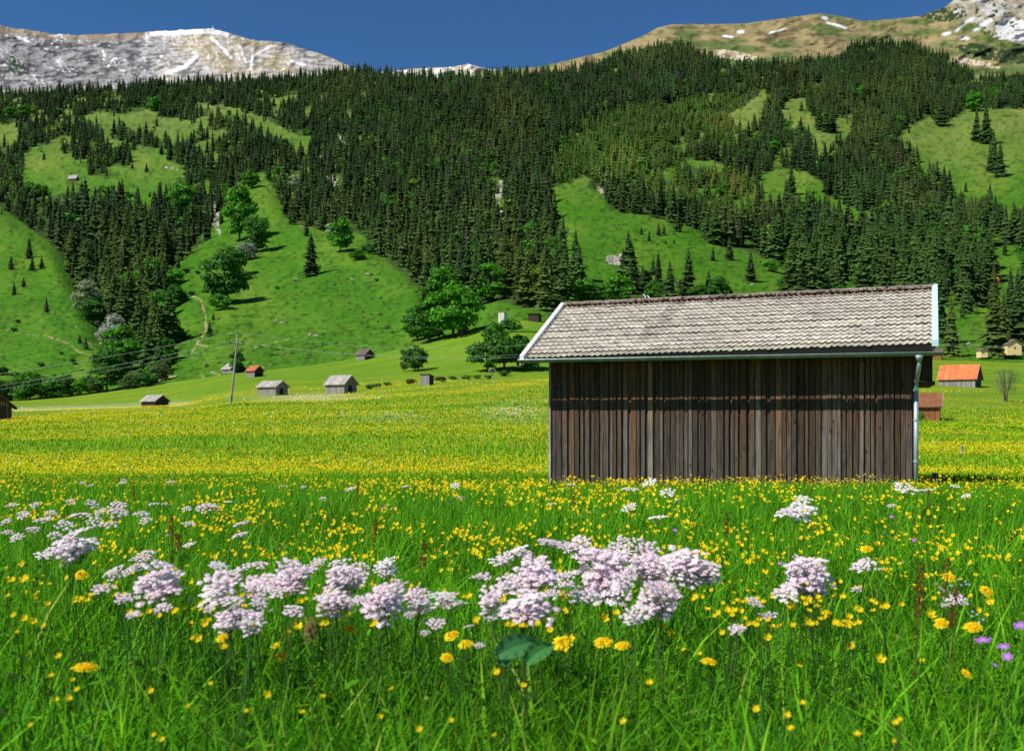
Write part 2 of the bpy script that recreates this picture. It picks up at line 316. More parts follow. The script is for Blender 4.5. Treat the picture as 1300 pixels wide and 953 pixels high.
_CU, _CP = np.meshgrid(*_cl, indexing='ij')
_mk = {i: _blur(_blur(blurmask(CLEAR[i], _CU, _CP, 9), 5, 0), 5, 1) for i in (0, 6, 7)}
def samp(a, u, p):
    fu = np.clip((np.asarray(u, float)+430)/6, 0, a.shape[0]-1.01); fp = np.clip((np.asarray(p, float)-20)/6, 0, a.shape[1]-1.01)
    i = fu.astype(int); j = fp.astype(int); fu = fu-i; fp = fp-j
    return (a[i, j]*(1-fu)+a[i+1, j]*fu)*(1-fp)+(a[i, j+1]*(1-fu)+a[i+1, j+1]*fu)*fp
def hillD(u, p):
    s = E(u)-p; d = 265+np.interp(s, GS, GD); k = np.clip(s/60, 0, 1)
    d = d*(1-.13*k*samp(_mk[0], u, p)-.07*k*samp(_mk[6], u, p)-.05*k*samp(_mk[7], u, p))
    return d*(1+k*(.05*(fbm(u/70.+5, p/110., 3)-.5)+.04*(fbm(u/160., p/260.+7, 2)-.5)))
def Wh(u, p): d = float(hillD(u, p)); return W(u, p, d), d
D2 = hillD(U2, P2)
clear2 = np.zeros(U2.shape, bool)
jx = (fbm(U2/9., P2/9., 3)-.5)*9; jy = (fbm(U2/9.+40, P2/9., 3)-.5)*6
for c in CLEAR: clear2 |= inpoly(U2+jx, P2+jy, c)
def softgap(u, p):
    g = fbm(u/17.+8, p/9., 3); th = np.full(np.broadcast(u, p).shape, .74)
    th = np.where((u < 470) & (p > 125) & (p < 262) & ~((u < 230) & (p > 240)), .615, th); th = np.where((u > 850) & (p > 170) & (p < 340), .64, th); th = np.where((u > 700) & (u <= 850) & (p > 200), .66, th)
    th = np.where((u < 240) & (p > 262), .80, th); return g > th
def lerp3(a, b, f): return np.asarray(a)*(1-f[..., None])+np.asarray(b)*f[..., None]
def pasture_col(u, p):
    f = np.clip((260-p)/140, 0, 1)
    c = lerp3((.052, .160, .009), (.125, .195, .035), f)
    n = np.clip((fbm(u/26., p/16., 4)-.40)*2.2, 0, 1); c = c*(1-n[..., None])+lerp3((.085, .190, .015), (.18, .225, .06), f)*n[..., None]
    n = np.clip((fbm(u/5., p/3., 3)-.58)*6, 0, 1); c = c*(1-.45*n[..., None])
    n = fbm(u/60.+11, p/30., 3); t = np.clip((fbm(u/3.2, p/2.2+50, 3)-.30)*2.4, 0, 1)
    return c*(.62+.30*n+.22*t)[..., None]*lerp3((1, 1, 1), (1.22, 1.0, 1.1), np.clip((n-.45)*4, 0, 1))
hc = pasture_col(U2, P2)
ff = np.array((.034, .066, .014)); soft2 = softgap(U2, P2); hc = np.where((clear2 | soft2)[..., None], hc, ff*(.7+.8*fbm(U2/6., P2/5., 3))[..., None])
for r in ROCKP:
    k = inpoly(U2+jx, P2+jy, r); n = fbm(U2/3., P2/4., 3); rc = np.where((n > .5)[..., None], (.34, .31, .26), (.10, .12, .07)); hc = np.where(k[..., None], rc, hc)
for ln, w in TRACKS:
    k = np.clip((w*(.25+.9*fbm(U2/5., P2/5.))-segdist(U2+(jx*.3), P2+jy*.3, ln))/.9, 0, 1)*np.clip((fbm(U2/4., P2/4.)-.25)*4, 0, 1)*.9; hc = hc*(1-k[..., None])+np.array((.36, .27, .15))*k[..., None]
hz = (HY-P2)/F*D2; hx = (U2-650)/F*D2
V = np.stack([hx, D2, hz], -1)
back = [V[:, -1:, :]*np.array([1.0+.02*k, 1.0+.02*k, 1])+np.array([0, 0, -22.*k*k]) for k in (1, 2, 4, 7)]
V = np.concatenate([V]+back, 1); hc = np.concatenate([hc]+[hc[:, -1:, :]]*4, 1)
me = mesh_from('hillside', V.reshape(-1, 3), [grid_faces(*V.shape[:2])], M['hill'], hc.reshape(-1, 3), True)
tag(link('hillside', me), kind='structure')

def mountain(name, u0, u1, du, cu, cp, base, d0, d1, colf, rows=90, nz=.05, fu=30., fv=20., cn=1.2, pw=1.0):
    u = np.arange(u0, u1, du); cr = np.interp(u, cu, cp)+(fbm(u/7., u*0+3, 4)-.5)*cn*2
    U = np.repeat(u[:, None], rows, 1); vv = np.linspace(0, 1, rows)[None]; P = base(U)*(1-vv)+cr[:, None]*vv
    rid = 1-2*np.abs(fbm(U/fu+P/60., P/fv, 4)-.5)
    Dm = (d0+(d1-d0)*vv**pw)*(1-nz*(rid-.7))
    c = colf(U, P, vv+0*U, rid)
    V = np.stack([(U-650)/F*Dm, Dm, (HY-P)/F*Dm], -1)
    bk = [V[:, -1:, :]*np.array([1+.03*k, 1+.03*k, 1])+np.array([0, 0, -90.*k]) for k in (1, 3, 6)]
    V = np.concatenate([V]+bk, 1); c = np.concatenate([c]+[c[:, -1:]]*3, 1)
    tag(link(name, mesh_from(name, V.reshape(-1, 3), [grid_faces(*V.shape[:2])], M['mount'], c.reshape(-1, 3), True)), kind='structure')
def col_left(U, P, vv, rid):
    n = fbm(U/9.+P/5., P/3.5-U/22., 5); n2 = fbm(U/40.+3, P/20., 3)
    rock = lerp3((.085, .085, .09), (.31, .305, .30), np.clip((n-.33)*3.2, 0, 1))*((.45+1.05*fbm(U/2.6-P/1.6, P/1.9+U/6., 4))*(.75+.5*n2))[..., None]*(.85+.6*np.clip((U-150)/90, 0, 1))[..., None]  # rock darker on the left, standing in for cloud shade
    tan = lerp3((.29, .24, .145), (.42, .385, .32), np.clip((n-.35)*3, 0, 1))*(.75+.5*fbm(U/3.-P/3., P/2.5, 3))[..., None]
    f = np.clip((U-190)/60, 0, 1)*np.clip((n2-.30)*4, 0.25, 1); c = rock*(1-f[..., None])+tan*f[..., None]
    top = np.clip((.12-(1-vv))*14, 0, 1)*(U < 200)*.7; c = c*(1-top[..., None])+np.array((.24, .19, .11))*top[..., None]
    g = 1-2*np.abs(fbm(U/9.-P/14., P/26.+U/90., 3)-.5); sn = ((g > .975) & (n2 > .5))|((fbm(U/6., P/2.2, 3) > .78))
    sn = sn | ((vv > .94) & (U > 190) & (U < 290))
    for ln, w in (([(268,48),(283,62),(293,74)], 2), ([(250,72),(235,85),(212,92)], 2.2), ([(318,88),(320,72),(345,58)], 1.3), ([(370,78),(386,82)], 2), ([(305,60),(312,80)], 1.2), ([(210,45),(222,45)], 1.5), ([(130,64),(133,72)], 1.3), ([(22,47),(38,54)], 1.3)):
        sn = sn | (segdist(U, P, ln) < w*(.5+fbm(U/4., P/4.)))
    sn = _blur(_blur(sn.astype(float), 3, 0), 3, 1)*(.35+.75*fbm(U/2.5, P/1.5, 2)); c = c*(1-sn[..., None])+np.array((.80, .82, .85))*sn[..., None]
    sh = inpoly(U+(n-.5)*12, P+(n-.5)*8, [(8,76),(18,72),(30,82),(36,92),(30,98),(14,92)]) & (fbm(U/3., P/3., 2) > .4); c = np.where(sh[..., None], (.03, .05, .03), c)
    return c
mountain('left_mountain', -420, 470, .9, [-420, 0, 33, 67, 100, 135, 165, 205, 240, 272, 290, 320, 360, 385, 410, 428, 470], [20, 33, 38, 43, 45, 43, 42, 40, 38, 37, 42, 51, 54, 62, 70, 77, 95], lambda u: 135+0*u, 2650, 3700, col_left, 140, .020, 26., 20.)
def col_far(U, P, vv, rid):
    n = fbm(U/6., P/4., 4); c = lerp3((.30, .26, .19), (.48, .45, .40), np.clip((n-.35)*3, 0, 1)); return np.where((fbm(U/4., P/1.5, 2) > .72)[..., None], (.85, .85, .86), c)
mountain('far_ridge', 480, 700, 1.2, [480, 527, 555, 575, 595, 610, 625, 700], [92, 87, 86, 85, 81, 86, 88, 96], lambda u: 118+0*u, 3900, 4600, col_far, 40, .04, 20., 14., .8)
def col_right(U, P, vv, rid):
    n = fbm(U/30., P/7., 4); n2 = fbm(U/8., P/4., 4)
    c = lerp3((.085, .125, .035), (.25, .20, .095), np.clip((n-.38)*3.2+.45*(vv-.45)*1.6, 0, 1))
    d = np.clip((n2-.52)*5, 0, 1)*.5; c = c*(1-d[..., None])
    dk = inpoly(U+(n2-.5)*16, P+(n2-.5)*8, [(960,52),(1000,36),(1028,24),(1030,32),(1000,45),(975,56)]); c = np.where(dk[..., None], c*.55, c)
    rk = inpoly(U+(n2-.5)*14, P+(n2-.5)*10, [(1206,12),(1215,-40),(1560,-90),(1560,70),(1300,56),(1262,48),(1240,30),(1222,26)])
    rc = lerp3((.24, .21, .15), (.42, .41, .38), np.clip((fbm(U/12., P/8., 4)-.38)*4, 0, 1)); c = np.where(rk[..., None], rc, c)
    scr = inpoly(U+(n2-.5)*10, P+(n2-.5)*8, [(1270,52),(1262,30),(1285,22),(1310,30),(1310,50)]); c = np.where(scr[..., None], (.50, .49, .47), c)
    pin = (inpoly(U+(n2-.5)*8, P+(n2-.5)*6, [(1165,22),(1200,8),(1225,8),(1226,20),(1205,28),(1185,26)])|(rk & (fbm(U/5., P/3.5, 3) > .66))) & (fbm(U/3., P/3., 2) > .42)
    pin |= inpoly(U+(n2-.5)*10, P+(n2-.5)*6, [(1204,58),(1240,56),(1272,62),(1330,62),(1330,80),(1275,80),(1235,72)]) & (fbm(U/4., P/3., 3) > .38)
    c = np.where(pin[..., None], (.026, .045, .016), c)
    tn = inpoly(U+(n2-.5)*8, P+(n2-.5)*4, [(1213,72),(1236,76),(1262,80),(1272,88),(1240,84),(1216,80)])|inpoly(U+(n2-.5)*8, P+(n2-.5)*4, [(905,64),(930,64),(960,72),(955,78),(915,74)]); c = np.where(tn[..., None] & (fbm(U/3., P/3., 2) > .4)[..., None], (.46, .38, .28), c)
    sn = np.zeros(U.shape, bool)
    for ln, w in (([(1045,22),(1049,24)], 2.0), ([(1050,29),(1062,32),(1074,36)], 1.3), ([(978,42),(998,36)], 1.0), ([(938,41),(943,41)], 1.8), ([(918,46),(930,47)], 1.2), ([(1214,40),(1226,28),(1236,24)], 1.3), ([(1246,30),(1258,26)], 1.6), ([(1198,44),(1206,42)], 1.4), ([(1236,39),(1243,37)], 1.3), ([(1220,49),(1230,49)], 1.2), ([(1284,52),(1290,48)], 1.2), ([(1292,50),(1300,49)], 1.8), ([(1276,25),(1286,24)], 1.3)):
        sn |= segdist(U, P, ln) < w*(.5+fbm(U/3., P/3.))
    sn = _blur(_blur(sn.astype(float), 3, 0), 3, 1)*(.5+.6*fbm(U/2.5, P/1.5, 2)); return c*(1-sn[..., None])+np.array((.82, .84, .86))*sn[..., None]
mountain('right_mountain', 600, 1760, 1.5, [600, 633, 680, 707, 768, 816, 836, 856, 900, 945, 1006, 1043, 1063, 1097, 1137, 1171, 1198, 1212, 1250, 1300, 1400, 1760], [92, 89, 85, 80, 66, 46, 35, 31, 31, 30, 22, 17, 20, 27, 24, 20, 10, 0, -16, -24, -60, -140], lambda u: np.interp(u, [600, 760, 860, 1060, 1300], [125, 105, 92, 100, 130]), 2150, 3300, col_right, 100, .05, 45., 26., .7)
# ------------------------------------------------------------------ spruces
def spruce(seed, tiers, nb, R=.19, full=True, trunk=True):
    r = random.Random(seed); V = []; Fq = []; C = []
    def tri(ps, cs):
        b = len(V); V.extend(ps); C.extend(cs); Fq.append((b, b+1, b+2))
    prof = lambda z: R*((1-z)**.8)*(1 if z > .12 else .75+z*2)
    # inner core
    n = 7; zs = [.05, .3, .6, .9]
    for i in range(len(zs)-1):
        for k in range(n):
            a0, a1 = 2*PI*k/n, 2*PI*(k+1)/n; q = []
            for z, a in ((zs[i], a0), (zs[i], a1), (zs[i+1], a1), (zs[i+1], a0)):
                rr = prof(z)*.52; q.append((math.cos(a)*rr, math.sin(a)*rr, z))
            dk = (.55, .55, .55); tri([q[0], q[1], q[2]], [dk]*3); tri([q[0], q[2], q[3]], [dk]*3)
    for t in range(tiers):
        f = (t+.3*r.random())/tiers; z = .05+.93*f**.92; rr0 = prof(z)*(.8+.45*r.random()); m = max(4, int(nb*(1-f*.55)))
        off = r.random()*6
        for k in range(m):
            a = off+2*PI*(k+.5*r.random())/m; rr = rr0*(.7+.55*r.random()); w = rr*(.42+.3*r.random())*(7./m)**.3
            dz = -rr*(.30+.25*r.random()); up = .035+.02*r.random(); ca, sa = math.cos(a), math.sin(a)
            P = lambda d, s, h: (ca*d-sa*s, sa*d+ca*s, z+h)
            root = P(0, 0, up); tip = P(rr, 0, dz); l = P(rr*.62, w*.5, dz*.75-.012); rt = P(rr*.62, -w*.5, dz*.75-.012); mid = P(rr*.55, 0, dz*.45+.008)
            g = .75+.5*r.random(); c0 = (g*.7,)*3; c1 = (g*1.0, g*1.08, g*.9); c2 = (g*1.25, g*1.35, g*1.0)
            if full:
                tri([root, l, mid], [c0, c1, c1]); tri([root, mid, rt], [c0, c1, c1]); tri([l, tip, mid], [c1, c2, c1]); tri([mid, tip, rt], [c1, c2, c1])
            else: tri([root, l, tip], [c0, c1, c2]); tri([root, tip, rt], [c0, c2, c1])
    tri([(0, 0, 1.0), (.012, 0, .9), (-.008, .01, .9)], [(1, 1, 1)]*3); tri([(0, 0, 1.0), (-.008, .01, .9), (0, -.012, .9)], [(1, 1, 1)]*3)
    if trunk:
        for k in range(4):
            a0, a1 = PI/2*k, PI/2*(k+1); p = [(math.cos(a)*.012, math.sin(a)*.012, zz) for a, zz in ((a0, -.06), (a1, -.06), (a1, .2), (a0, .2))]
            tri([p[0], p[1], p[2]], [(2.2, 1.1, .9)]*3); tri([p[0], p[2], p[3]], [(2.2, 1.1, .9)]*3)
    return np.array(V), np.array(Fq), np.array(C)
NB = np.array((.036, .073, .020))
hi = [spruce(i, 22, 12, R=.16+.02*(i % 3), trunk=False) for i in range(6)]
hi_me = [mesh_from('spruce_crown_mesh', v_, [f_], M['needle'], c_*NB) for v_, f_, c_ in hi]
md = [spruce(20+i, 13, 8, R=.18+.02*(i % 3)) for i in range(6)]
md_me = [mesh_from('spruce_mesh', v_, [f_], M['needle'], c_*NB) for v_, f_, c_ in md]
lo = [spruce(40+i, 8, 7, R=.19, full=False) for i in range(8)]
tr = MB(); tr.tube([(0, 0, -.06), (0, 0, .3), (0, 0, .9)], [.016, .012, .003], 6); trunk_me = tr.mesh('trunk_mesh', M['bark'])
n_spruce = [0]
def put_spruce(px, py, h, label, group, wide=1.0, tint=(1, 1, 1), mtr=None):
    wide = wide*1.22 if mtr is None else wide
    if mtr is None:
        p, d = Wh(px, py)
    else: p, d = mtr
    H = h*d/F; rz = random.random()*6.28; i = n_spruce[0]; n_spruce[0] += 1
    tint = tuple(np.array(tint)*(.8+.4*random.random()))
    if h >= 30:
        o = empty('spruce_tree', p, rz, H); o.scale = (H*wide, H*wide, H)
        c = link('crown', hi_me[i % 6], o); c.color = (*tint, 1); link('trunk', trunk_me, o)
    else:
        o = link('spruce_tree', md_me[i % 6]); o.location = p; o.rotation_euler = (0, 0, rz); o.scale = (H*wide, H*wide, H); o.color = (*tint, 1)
    tag(o, label, 'tree', group); return o
GA = 'lone spruces on the pastures'
lone = [
 (395,350,56,1.35,'broad dark spruce standing alone on the open green slope'),
 (37,328,28,1.2,'tallest of the young spruces on the left pasture knoll'), (14,342,18,1.3,'small spruce at the far left side of the pasture knoll'), (41,343,20,1.4,'squat spruce just below the tallest young one on the left knoll'),
 (53,341,17,1.3,'low spruce to the right of the young group on the left knoll'), (30,364,13,1.3,'tiny spruce below the young group on the left knoll'), (18,374,17,1.3,'small spruce below the group near the left picture edge'),
 (59,396,20,1.1,'small slender spruce alone in the middle of the left knoll'), (101,436,13,1.4,'little spruce left of the pair beside the brown track'), (109,443,18,1.3,'little spruce right of the pair beside the brown track'),
 (266,426,20,1.3,'small spruce beside the lower end of the pale footpath'), (271,406,9,1.4,'tiny spruce near the middle of the pale footpath'), (281,284,22,1.2,'dark spruce left of the bright green tree on middle slope'),
 (371,285,35,.9,'slim spruce at the upper rim of the open slope'), (389,300,24,1.0,'spruce standing just above the broad lone spruce'), (410,293,30,1.0,'spruce right of the slim one at the upper rim of the slope'),
 (186,218,12,1.3,'tiny spruce in the middle of the high left clearing'), (205,196,14,1.3,'right of two small spruces in the high left clearing'), (197,188,15,1.2,'left of two small spruces in the high left clearing'),
 (56,203,11,1.3,'tiny spruce above the hut in the high clearing'), (190,250,7,1.4,'very small spruce low in the high left clearing'), (168,214,9,1.3,'small bushy spruce at the edge of the high left clearing'),
 (787,266,34,1.3,'left of two big dark spruces at the top of the right clearing'), (808,271,37,1.3,'right of two big dark spruces at the top of the right clearing'), (774,259,18,1.2,'spruce beside the bare earth patch atop the right clearing'),
 (824,306,14,1.2,'small spruce left in the scattered row in right clearing'), (814,298,12,1.2,'tiny spruce at the upper left of the scattered row'), (836,299,18,1.2,'spruce in the middle of the scattered row in right clearing'),
 (843,298,14,1.2,'spruce right in the scattered row in right clearing'), (861,294,28,1.2,'largest spruce of the scattered row in right clearing'), (802,315,10,1.3,'tiny spruce low on the left of the right clearing'),
 (856,309,6,1.5,'very small spruce below the scattered row'), (845,310,6,1.5,'very small spruce left of the other seedling below the row'), (829,349,24,1.2,'dark spruce alone low in the right clearing above the barn roof'),
 (816,370,36,1.1,'tallest spruce rising behind the barn ridge near the white pipe'), (804,370,26,.9,'slim spruce left of the tallest one behind the barn ridge'), (794,355,14,1.0,'small spruce between bright trees behind the barn ridge'),
 (851,375,24,1.0,'left spruce of the pair behind the barn ridge'), (863,376,22,1.0,'right spruce of the pair behind the barn ridge'), (953,357,40,1.25,'big dark spruce at the right end of the right clearing'),
 (905,331,18,1.2,'spruce at the upper right rim of the right clearing'), (926,330,30,1.1,'tall spruce at the forest corner of the right clearing'),
 (1226,244,15,1.1,'small spruce alone on the high right pasture'), (1262,215,52,.8,'tallest spruce in the dark column on the high right pasture'), (1270,224,46,.8,'right spruce low in the dark column on the high pasture'),
 (1257,219,40,.8,'left spruce low in the dark column on the high pasture'), (1240,180,45,.9,'big spruce left of the dark column on the high pasture'), (1252,182,52,.9,'dark spruce joining the column and its left neighbour'),
 (1154,169,8,1.4,'tiny spruce left on the high right pasture'), (1265,226,10,1.3,'seedling spruce at the foot of the dark column'), (1195,160,38,.9,'dark spruce at the notch in the top of the high right pasture'),
 (975,154,26,1.0,'left spruce of the trio between the two high meadows'), (985,158,32,1.0,'middle spruce of the trio between the two high meadows'), (991,158,22,1.0,'right spruce of the trio between the two high meadows'),
 (1040,165,35,1.0,'left spruce in the clump inside the high meadow'), (1049,168,36,1.0,'middle spruce in the clump inside the high meadow'), (1056,167,30,1.0,'right spruce in the clump inside the high meadow'),
 (1005,247,40,1.0,'dark spruce at the left edge of the lower right glade'), (1075,260,30,1.1,'left spruce standing into the lower right glade'), (1093,267,35,1.1,'right spruce standing into the lower right glade'),
 (1180,232,30,1.0,'spruce at the lower left rim of the high right pasture')]
for px, py, h, w, lb in lone: put_spruce(px, py, h, lb, GA, w)
big = [(1208,452,76,1.0,'brownish spruce closest to the barn roof end'), (1262,454,92,1.05,'broad brownish spruce behind the small yellow house'), (1274,450,84,.9,'tall spruce left of the yellow house'), (1292,449,112,.9,'tallest spruce right above the yellow house'),
 (1311,450,105,1,'tall spruce cut by the right picture edge'), (1193,434,104,.95,'tall dark spruce rising behind the barn roof end'), (1225,388,80,1.0,'left spruce of three above the green gap on the right'), (1238,388,74,.95,'middle spruce of three above the green gap on the right'), (1249,386,62,1.0,'right spruce of three above the green gap on the right'),
 (1283,420,84,.95,'dark spruce behind the yellow house on the slope'), (1302,400,92,1,'high standing dark spruce at the right picture edge'), (1176,400,78,1,'dark spruce just above the right end of the barn roof'), (1262,392,60,1,'spruce between the green gap and the yellow house')]
for px, py, h, w, lb in big:
    brown = px in (1208, 1262, 1274)
    put_spruce(px, py, h, lb, 'big spruces by the yellow house', w*.9, (1.7, 1.25, 1.0) if brown else (1, 1, 1))
for px, py, h, lb in ((190,470,60,'dark spruce among the leafy trees at the valley foot'), (203,474,50,'right spruce among the leafy trees at the valley foot'), (176,455,42,'spruce low in the left gully above the leafy trees')):
    put_spruce(px, py, h, lb, 'spruces at the gully foot', 1.2, (1.2, 1.3, .9))

# forest, everything else that is spruce
def height_m(u, p):
    h = 17+6*(fbm(u/60., p/40., 2)-.5)
    G1 = inpoly(u, p, [(75,300),(110,255),(165,245),(215,300),(220,330),(205,420),(185,455),(150,450),(120,415),(95,370),(70,330)])
    h = np.where(G1, 24, h); h = np.where((p > 300) & (u > 500) & (u < 720), 15, h); h = np.where((p > 300) & (u > 1000), 21, h)
    yg = inpoly(u, p, [(690,215),(740,160),(800,140),(930,120),(960,150),(930,200),(860,195),(960,240),(960,300),(900,290),(830,270),(780,235),(700,240)]); h = np.where(yg, 10.5, h)
    tinyy = inpoly(u, p, [(890,150),(960,112),(975,120),(930,150)]); h = np.where(tinyy, 6, h)
    return h
rows = []; p = 58.
while p < 505:
    dd = float(np.median(hillD(np.linspace(0, 1300, 40), np.full(40, p)))); hp = 16*F/dd; stepx = max(3.2, .27*hp)
    us = np.arange(-230, 1560, stepx); us = us+rng.uniform(-.5, .5, len(us))*stepx; ps = p+rng.uniform(-.5, .5, len(us))*hp*.3
    rows.append(np.stack([us, ps], 1)); p += max(2.3, .20*hp)
PT = np.concatenate(rows); _yp = [(690,215),(740,160),(800,140),(930,120),(960,150),(930,200),(860,195),(960,240),(960,300),(900,290),(830,270),(780,235),(700,240)]
_ex2 = PT[inpoly(PT[:, 0], PT[:, 1], _yp)]; PT = np.concatenate([PT, _ex2+rng.normal(0, 2.2, _ex2.shape)]); u, p = PT.T
ok = (p > Tp(u)-1) & (p < E(u)-3)
wx = (fbm(u/11., p/11., 2)-.5)*12; wy = (fbm(u/11.+50, p/11., 2)-.5)*8
for i, c in enumerate(CLEAR): ok &= ~inpoly(u+wx, p+wy, c)
okc = ok.copy()*0+0 > 1
wx2 = (fbm(u/14.+90, p/14., 2)-.5)*52; wy2 = (fbm(u/14.+70, p/14.+20, 2)-.5)*34; ok2 = (p > Tp(u)-1) & (p < E(u)-20) & (rng.random(len(u)) < .20)
for c in CLEAR[:13]: ok2 &= ~inpoly(u+wx2, p+wy2, c)
stray = ok2 & ~ok; ok = ok | ok2
ok &= ~((p > 395) & (u > 480) & (u < 1200)); ok &= ~((u < 160) & (p > 440)); ok &= ~((u < 225) & (p > 462))
young = inpoly(u, p, [(690,215),(740,160),(800,140),(930,120),(960,150),(930,200),(860,195),(960,240),(960,300),(900,290),(830,270),(780,235),(700,240)])
gap = fbm(u/16.+8, p/10., 3); ok &= ~softgap(u, p)
ok &= ~(young & (gap > .70))
_h0 = 15*F/hillD(u, p)*np.where(young, .6, 1); over = np.zeros(len(u), bool)
for c in CLEAR[:13]+CLEAR[15:17]:
    for fr in (.35, .7): over |= inpoly(u, p-_h0*fr, c)
ok &= ~(over & (rng.random(len(u)) > np.where((u < 240) & (p > 300), .8, .22)))
u, p, young, stray = u[ok], p[ok], young[ok], stray[ok]; d = hillD(u, p); Hm = height_m(u, p)*rng.uniform(.55, 1.25, len(u))*np.where(stray, rng.uniform(.25, .8, len(u)), 1)*(.8+.5*fbm(u/9.+33, p/7., 2)); hpx = Hm*F/d
pos = np.stack([(u-650)/F*d, d, (HY-p)/F*d], 1)
# a few stray seedlings on the pastures near forest edges
inview = (u > -5) & (u < 1305) & (p > 45)
# hidden by the barn?
hid = (u > 700) & (u < 1180) & (p-hpx > 372)
score = np.where(inview & ~hid, hpx*(1+.25*rng.random(len(u))), 0); NI = 280-n_spruce[0]
sel = np.argsort(-score)[:NI]; isel = np.zeros(len(u), bool); isel[sel] = True
def zone(x, y):
    if x < 240 and y > 235: return 'tall dark spruce packed in the stand of the left gully', 'spruces of the left gully stand'
    if x < 240: return 'dark spruce in the groves around the high left clearings', 'spruces round the high left clearings'
    if x < 480: return 'dark spruce in the wood above the open middle slope', 'spruces above the middle slope'
    if x < 720: return 'dark spruce in the wood filling the central ravine', 'spruces of the central ravine'
    if x < 1000: return 'young green spruce in the wood above the barn roof', 'spruces above the barn'
    return 'dark spruce in the tall wood behind the barn on the right', 'spruces of the right wood'
for i in np.where(isel)[0]:
    lb, gp = zone(u[i], p[i]); br = fbm(u[i]/40., p[i]/40.+9, 2)
    t = (1.5, 1.2, .95) if (u[i] < 240 and br > .5) else (1.15, 1.15, 1)
    if 500 < u[i] < 720 and br > .52: t = (1.7, 1.25, 1.0)
    if young[i]: t = (2.0, 1.8, 1.1)
    put_spruce(u[i], p[i], hpx[i], lb, gp, random.uniform(1.1, 1.5), t, (pos[i], d[i]))
VV = []; FF = []; CC = []; n0 = 0
idx = np.where(~isel)[0]; leafy_ = (rng.random(len(idx)) < np.clip((fbm(u[idx]/25.+60, p[idx]/18., 3)-.44)*1.1, .012, .30)*np.clip((p[idx]-70)/120, .15, 1)); lidx = idx[leafy_]; idx = idx[~leafy_]; var = rng.integers(0, len(lo), len(u))
for k, (bv, bf, bc) in enumerate(lo):
    s = idx[var[idx] == k]
    if not len(s): continue
    a = rng.uniform(0, 6.28, len(s)); ca, sa = np.cos(a)[:, None], np.sin(a)[:, None]; wd = rng.uniform(1.0, 1.65, len(s))[:, None]*Hm[s, None]
    x = (bv[:, 0]*ca-bv[:, 1]*sa)*wd+pos[s, 0:1]; y = (bv[:, 0]*sa+bv[:, 1]*ca)*wd+pos[s, 1:2]; z = bv[:, 2]*Hm[s, None]+pos[s, 2:3]
    VV.append(np.stack([x, y, z], -1).reshape(-1, 3)); FF.append((bf[None]+(np.arange(len(s))*len(bv))[:, None, None]+n0).reshape(-1, 3)); n0 += len(s)*len(bv)
    tn = rng.uniform(.55, 1.45, (len(s), 1, 1))*NB*(.55+.9*fbm(u[s]/55.+2, p[s]/28.+5, 3))[:, None, None]; br = np.clip((fbm(u[s]/40., p[s]/40.+9, 2)-.45)*3, 0, 1)[:, None, None]
    tn = tn*(1+br*np.array((.7, .25, .1))); tn = np.where(rng.random((len(s), 1, 1)) < .015, np.array((.075, .066, .05)), tn); tn = tn*np.where(young[s][:, None, None], np.array((2.1, 1.9, 1.2)), 1)
    CC.append((bc[None]*tn).reshape(-1, 3))
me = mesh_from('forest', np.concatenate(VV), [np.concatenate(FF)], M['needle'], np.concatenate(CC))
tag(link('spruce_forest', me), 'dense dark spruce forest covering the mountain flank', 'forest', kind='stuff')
print('forest', len(idx), 'individual', n_spruce[0])

# ------------------------------------------------------------------ broadleaf trees
def crown_mesh(seed, blobs=16, leaves=130, sx=.44, sz=.48, cz=.47, size=.08):
    r = np.random.default_rng(seed); V = []; C = []
    for b in range(blobs):
        a = r.uniform(0, 6.28); zz = r.uniform(-1, 1); q = math.sqrt(max(0, 1-zz*zz))*r.uniform(.45, .8)
        c = np.array([math.cos(a)*q*sx, math.sin(a)*q*sx, cz+zz*sz*.78]); br = r.uniform(.14, .22)*(sx/.42)**.5
        n = r.normal(size=(leaves, 3)); n /= np.linalg.norm(n, axis=1)[:, None]; n[:, 2] = np.abs(n[:, 2])*.8+n[:, 2]*.2
        P = c+n*br*r.uniform(.55, 1.12, (leaves, 1)); nn = n+r.normal(size=n.shape)*.55; nn /= np.linalg.norm(nn, axis=1)[:, None]
        t = np.cross(nn, r.normal(size=n.shape)); t /= np.linalg.norm(t, axis=1)[:, None]+1e-9; w = np.cross(nn, t); s = size*r.uniform(.5, 1.15, (leaves, 1))
        V.append(np.stack([P-t*s*.5, P-w*s*.35, P+t*s*.5, P+w*s*.35], 1)); g = r.uniform(.85, 1.15)*r.uniform(.75, 1.3, (leaves, 1, 1)); C.append(np.repeat(g*np.ones((1, 1, 3)), 4, 1))
    V = np.concatenate(V).reshape(-1, 3); C = np.concatenate(C).reshape(-1, 3); Fq = np.arange(len(V)).reshape(-1, 4)
    return mesh_from('leaf_crown_mesh', V, [Fq], M['leaf'], C)
def limb_mesh(seed, sx=.42):
    r = random.Random(seed); m = MB(); m.tube([(0, 0, -.05), (.01, 0, .2), (-.01, .01, .45), (0, 0, .8)], [.028, .022, .015, .004], 7)
    for k in range(9):
        z = .18+.06*k; a = r.random()*6.28; l = sx*(.5+.3*r.random()); m.tube([(0, 0, z), (math.cos(a)*l*.5, math.sin(a)*l*.5, z+.10), (math.cos(a)*l, math.sin(a)*l, z+.2)], [.011, .007, .002], 5)
    return m.mesh('limb_mesh', M['bark'])
dc = [crown_mesh(100+i, 24+i, 150) for i in range(5)]; dl = [limb_mesh(i) for i in range(3)]
lt_ = [crown_mesh(160+i, 9, 15, .36, .46, .48, .17) for i in range(4)]; VV = []; CC = []; lv = rng.integers(0, 4, len(lidx))
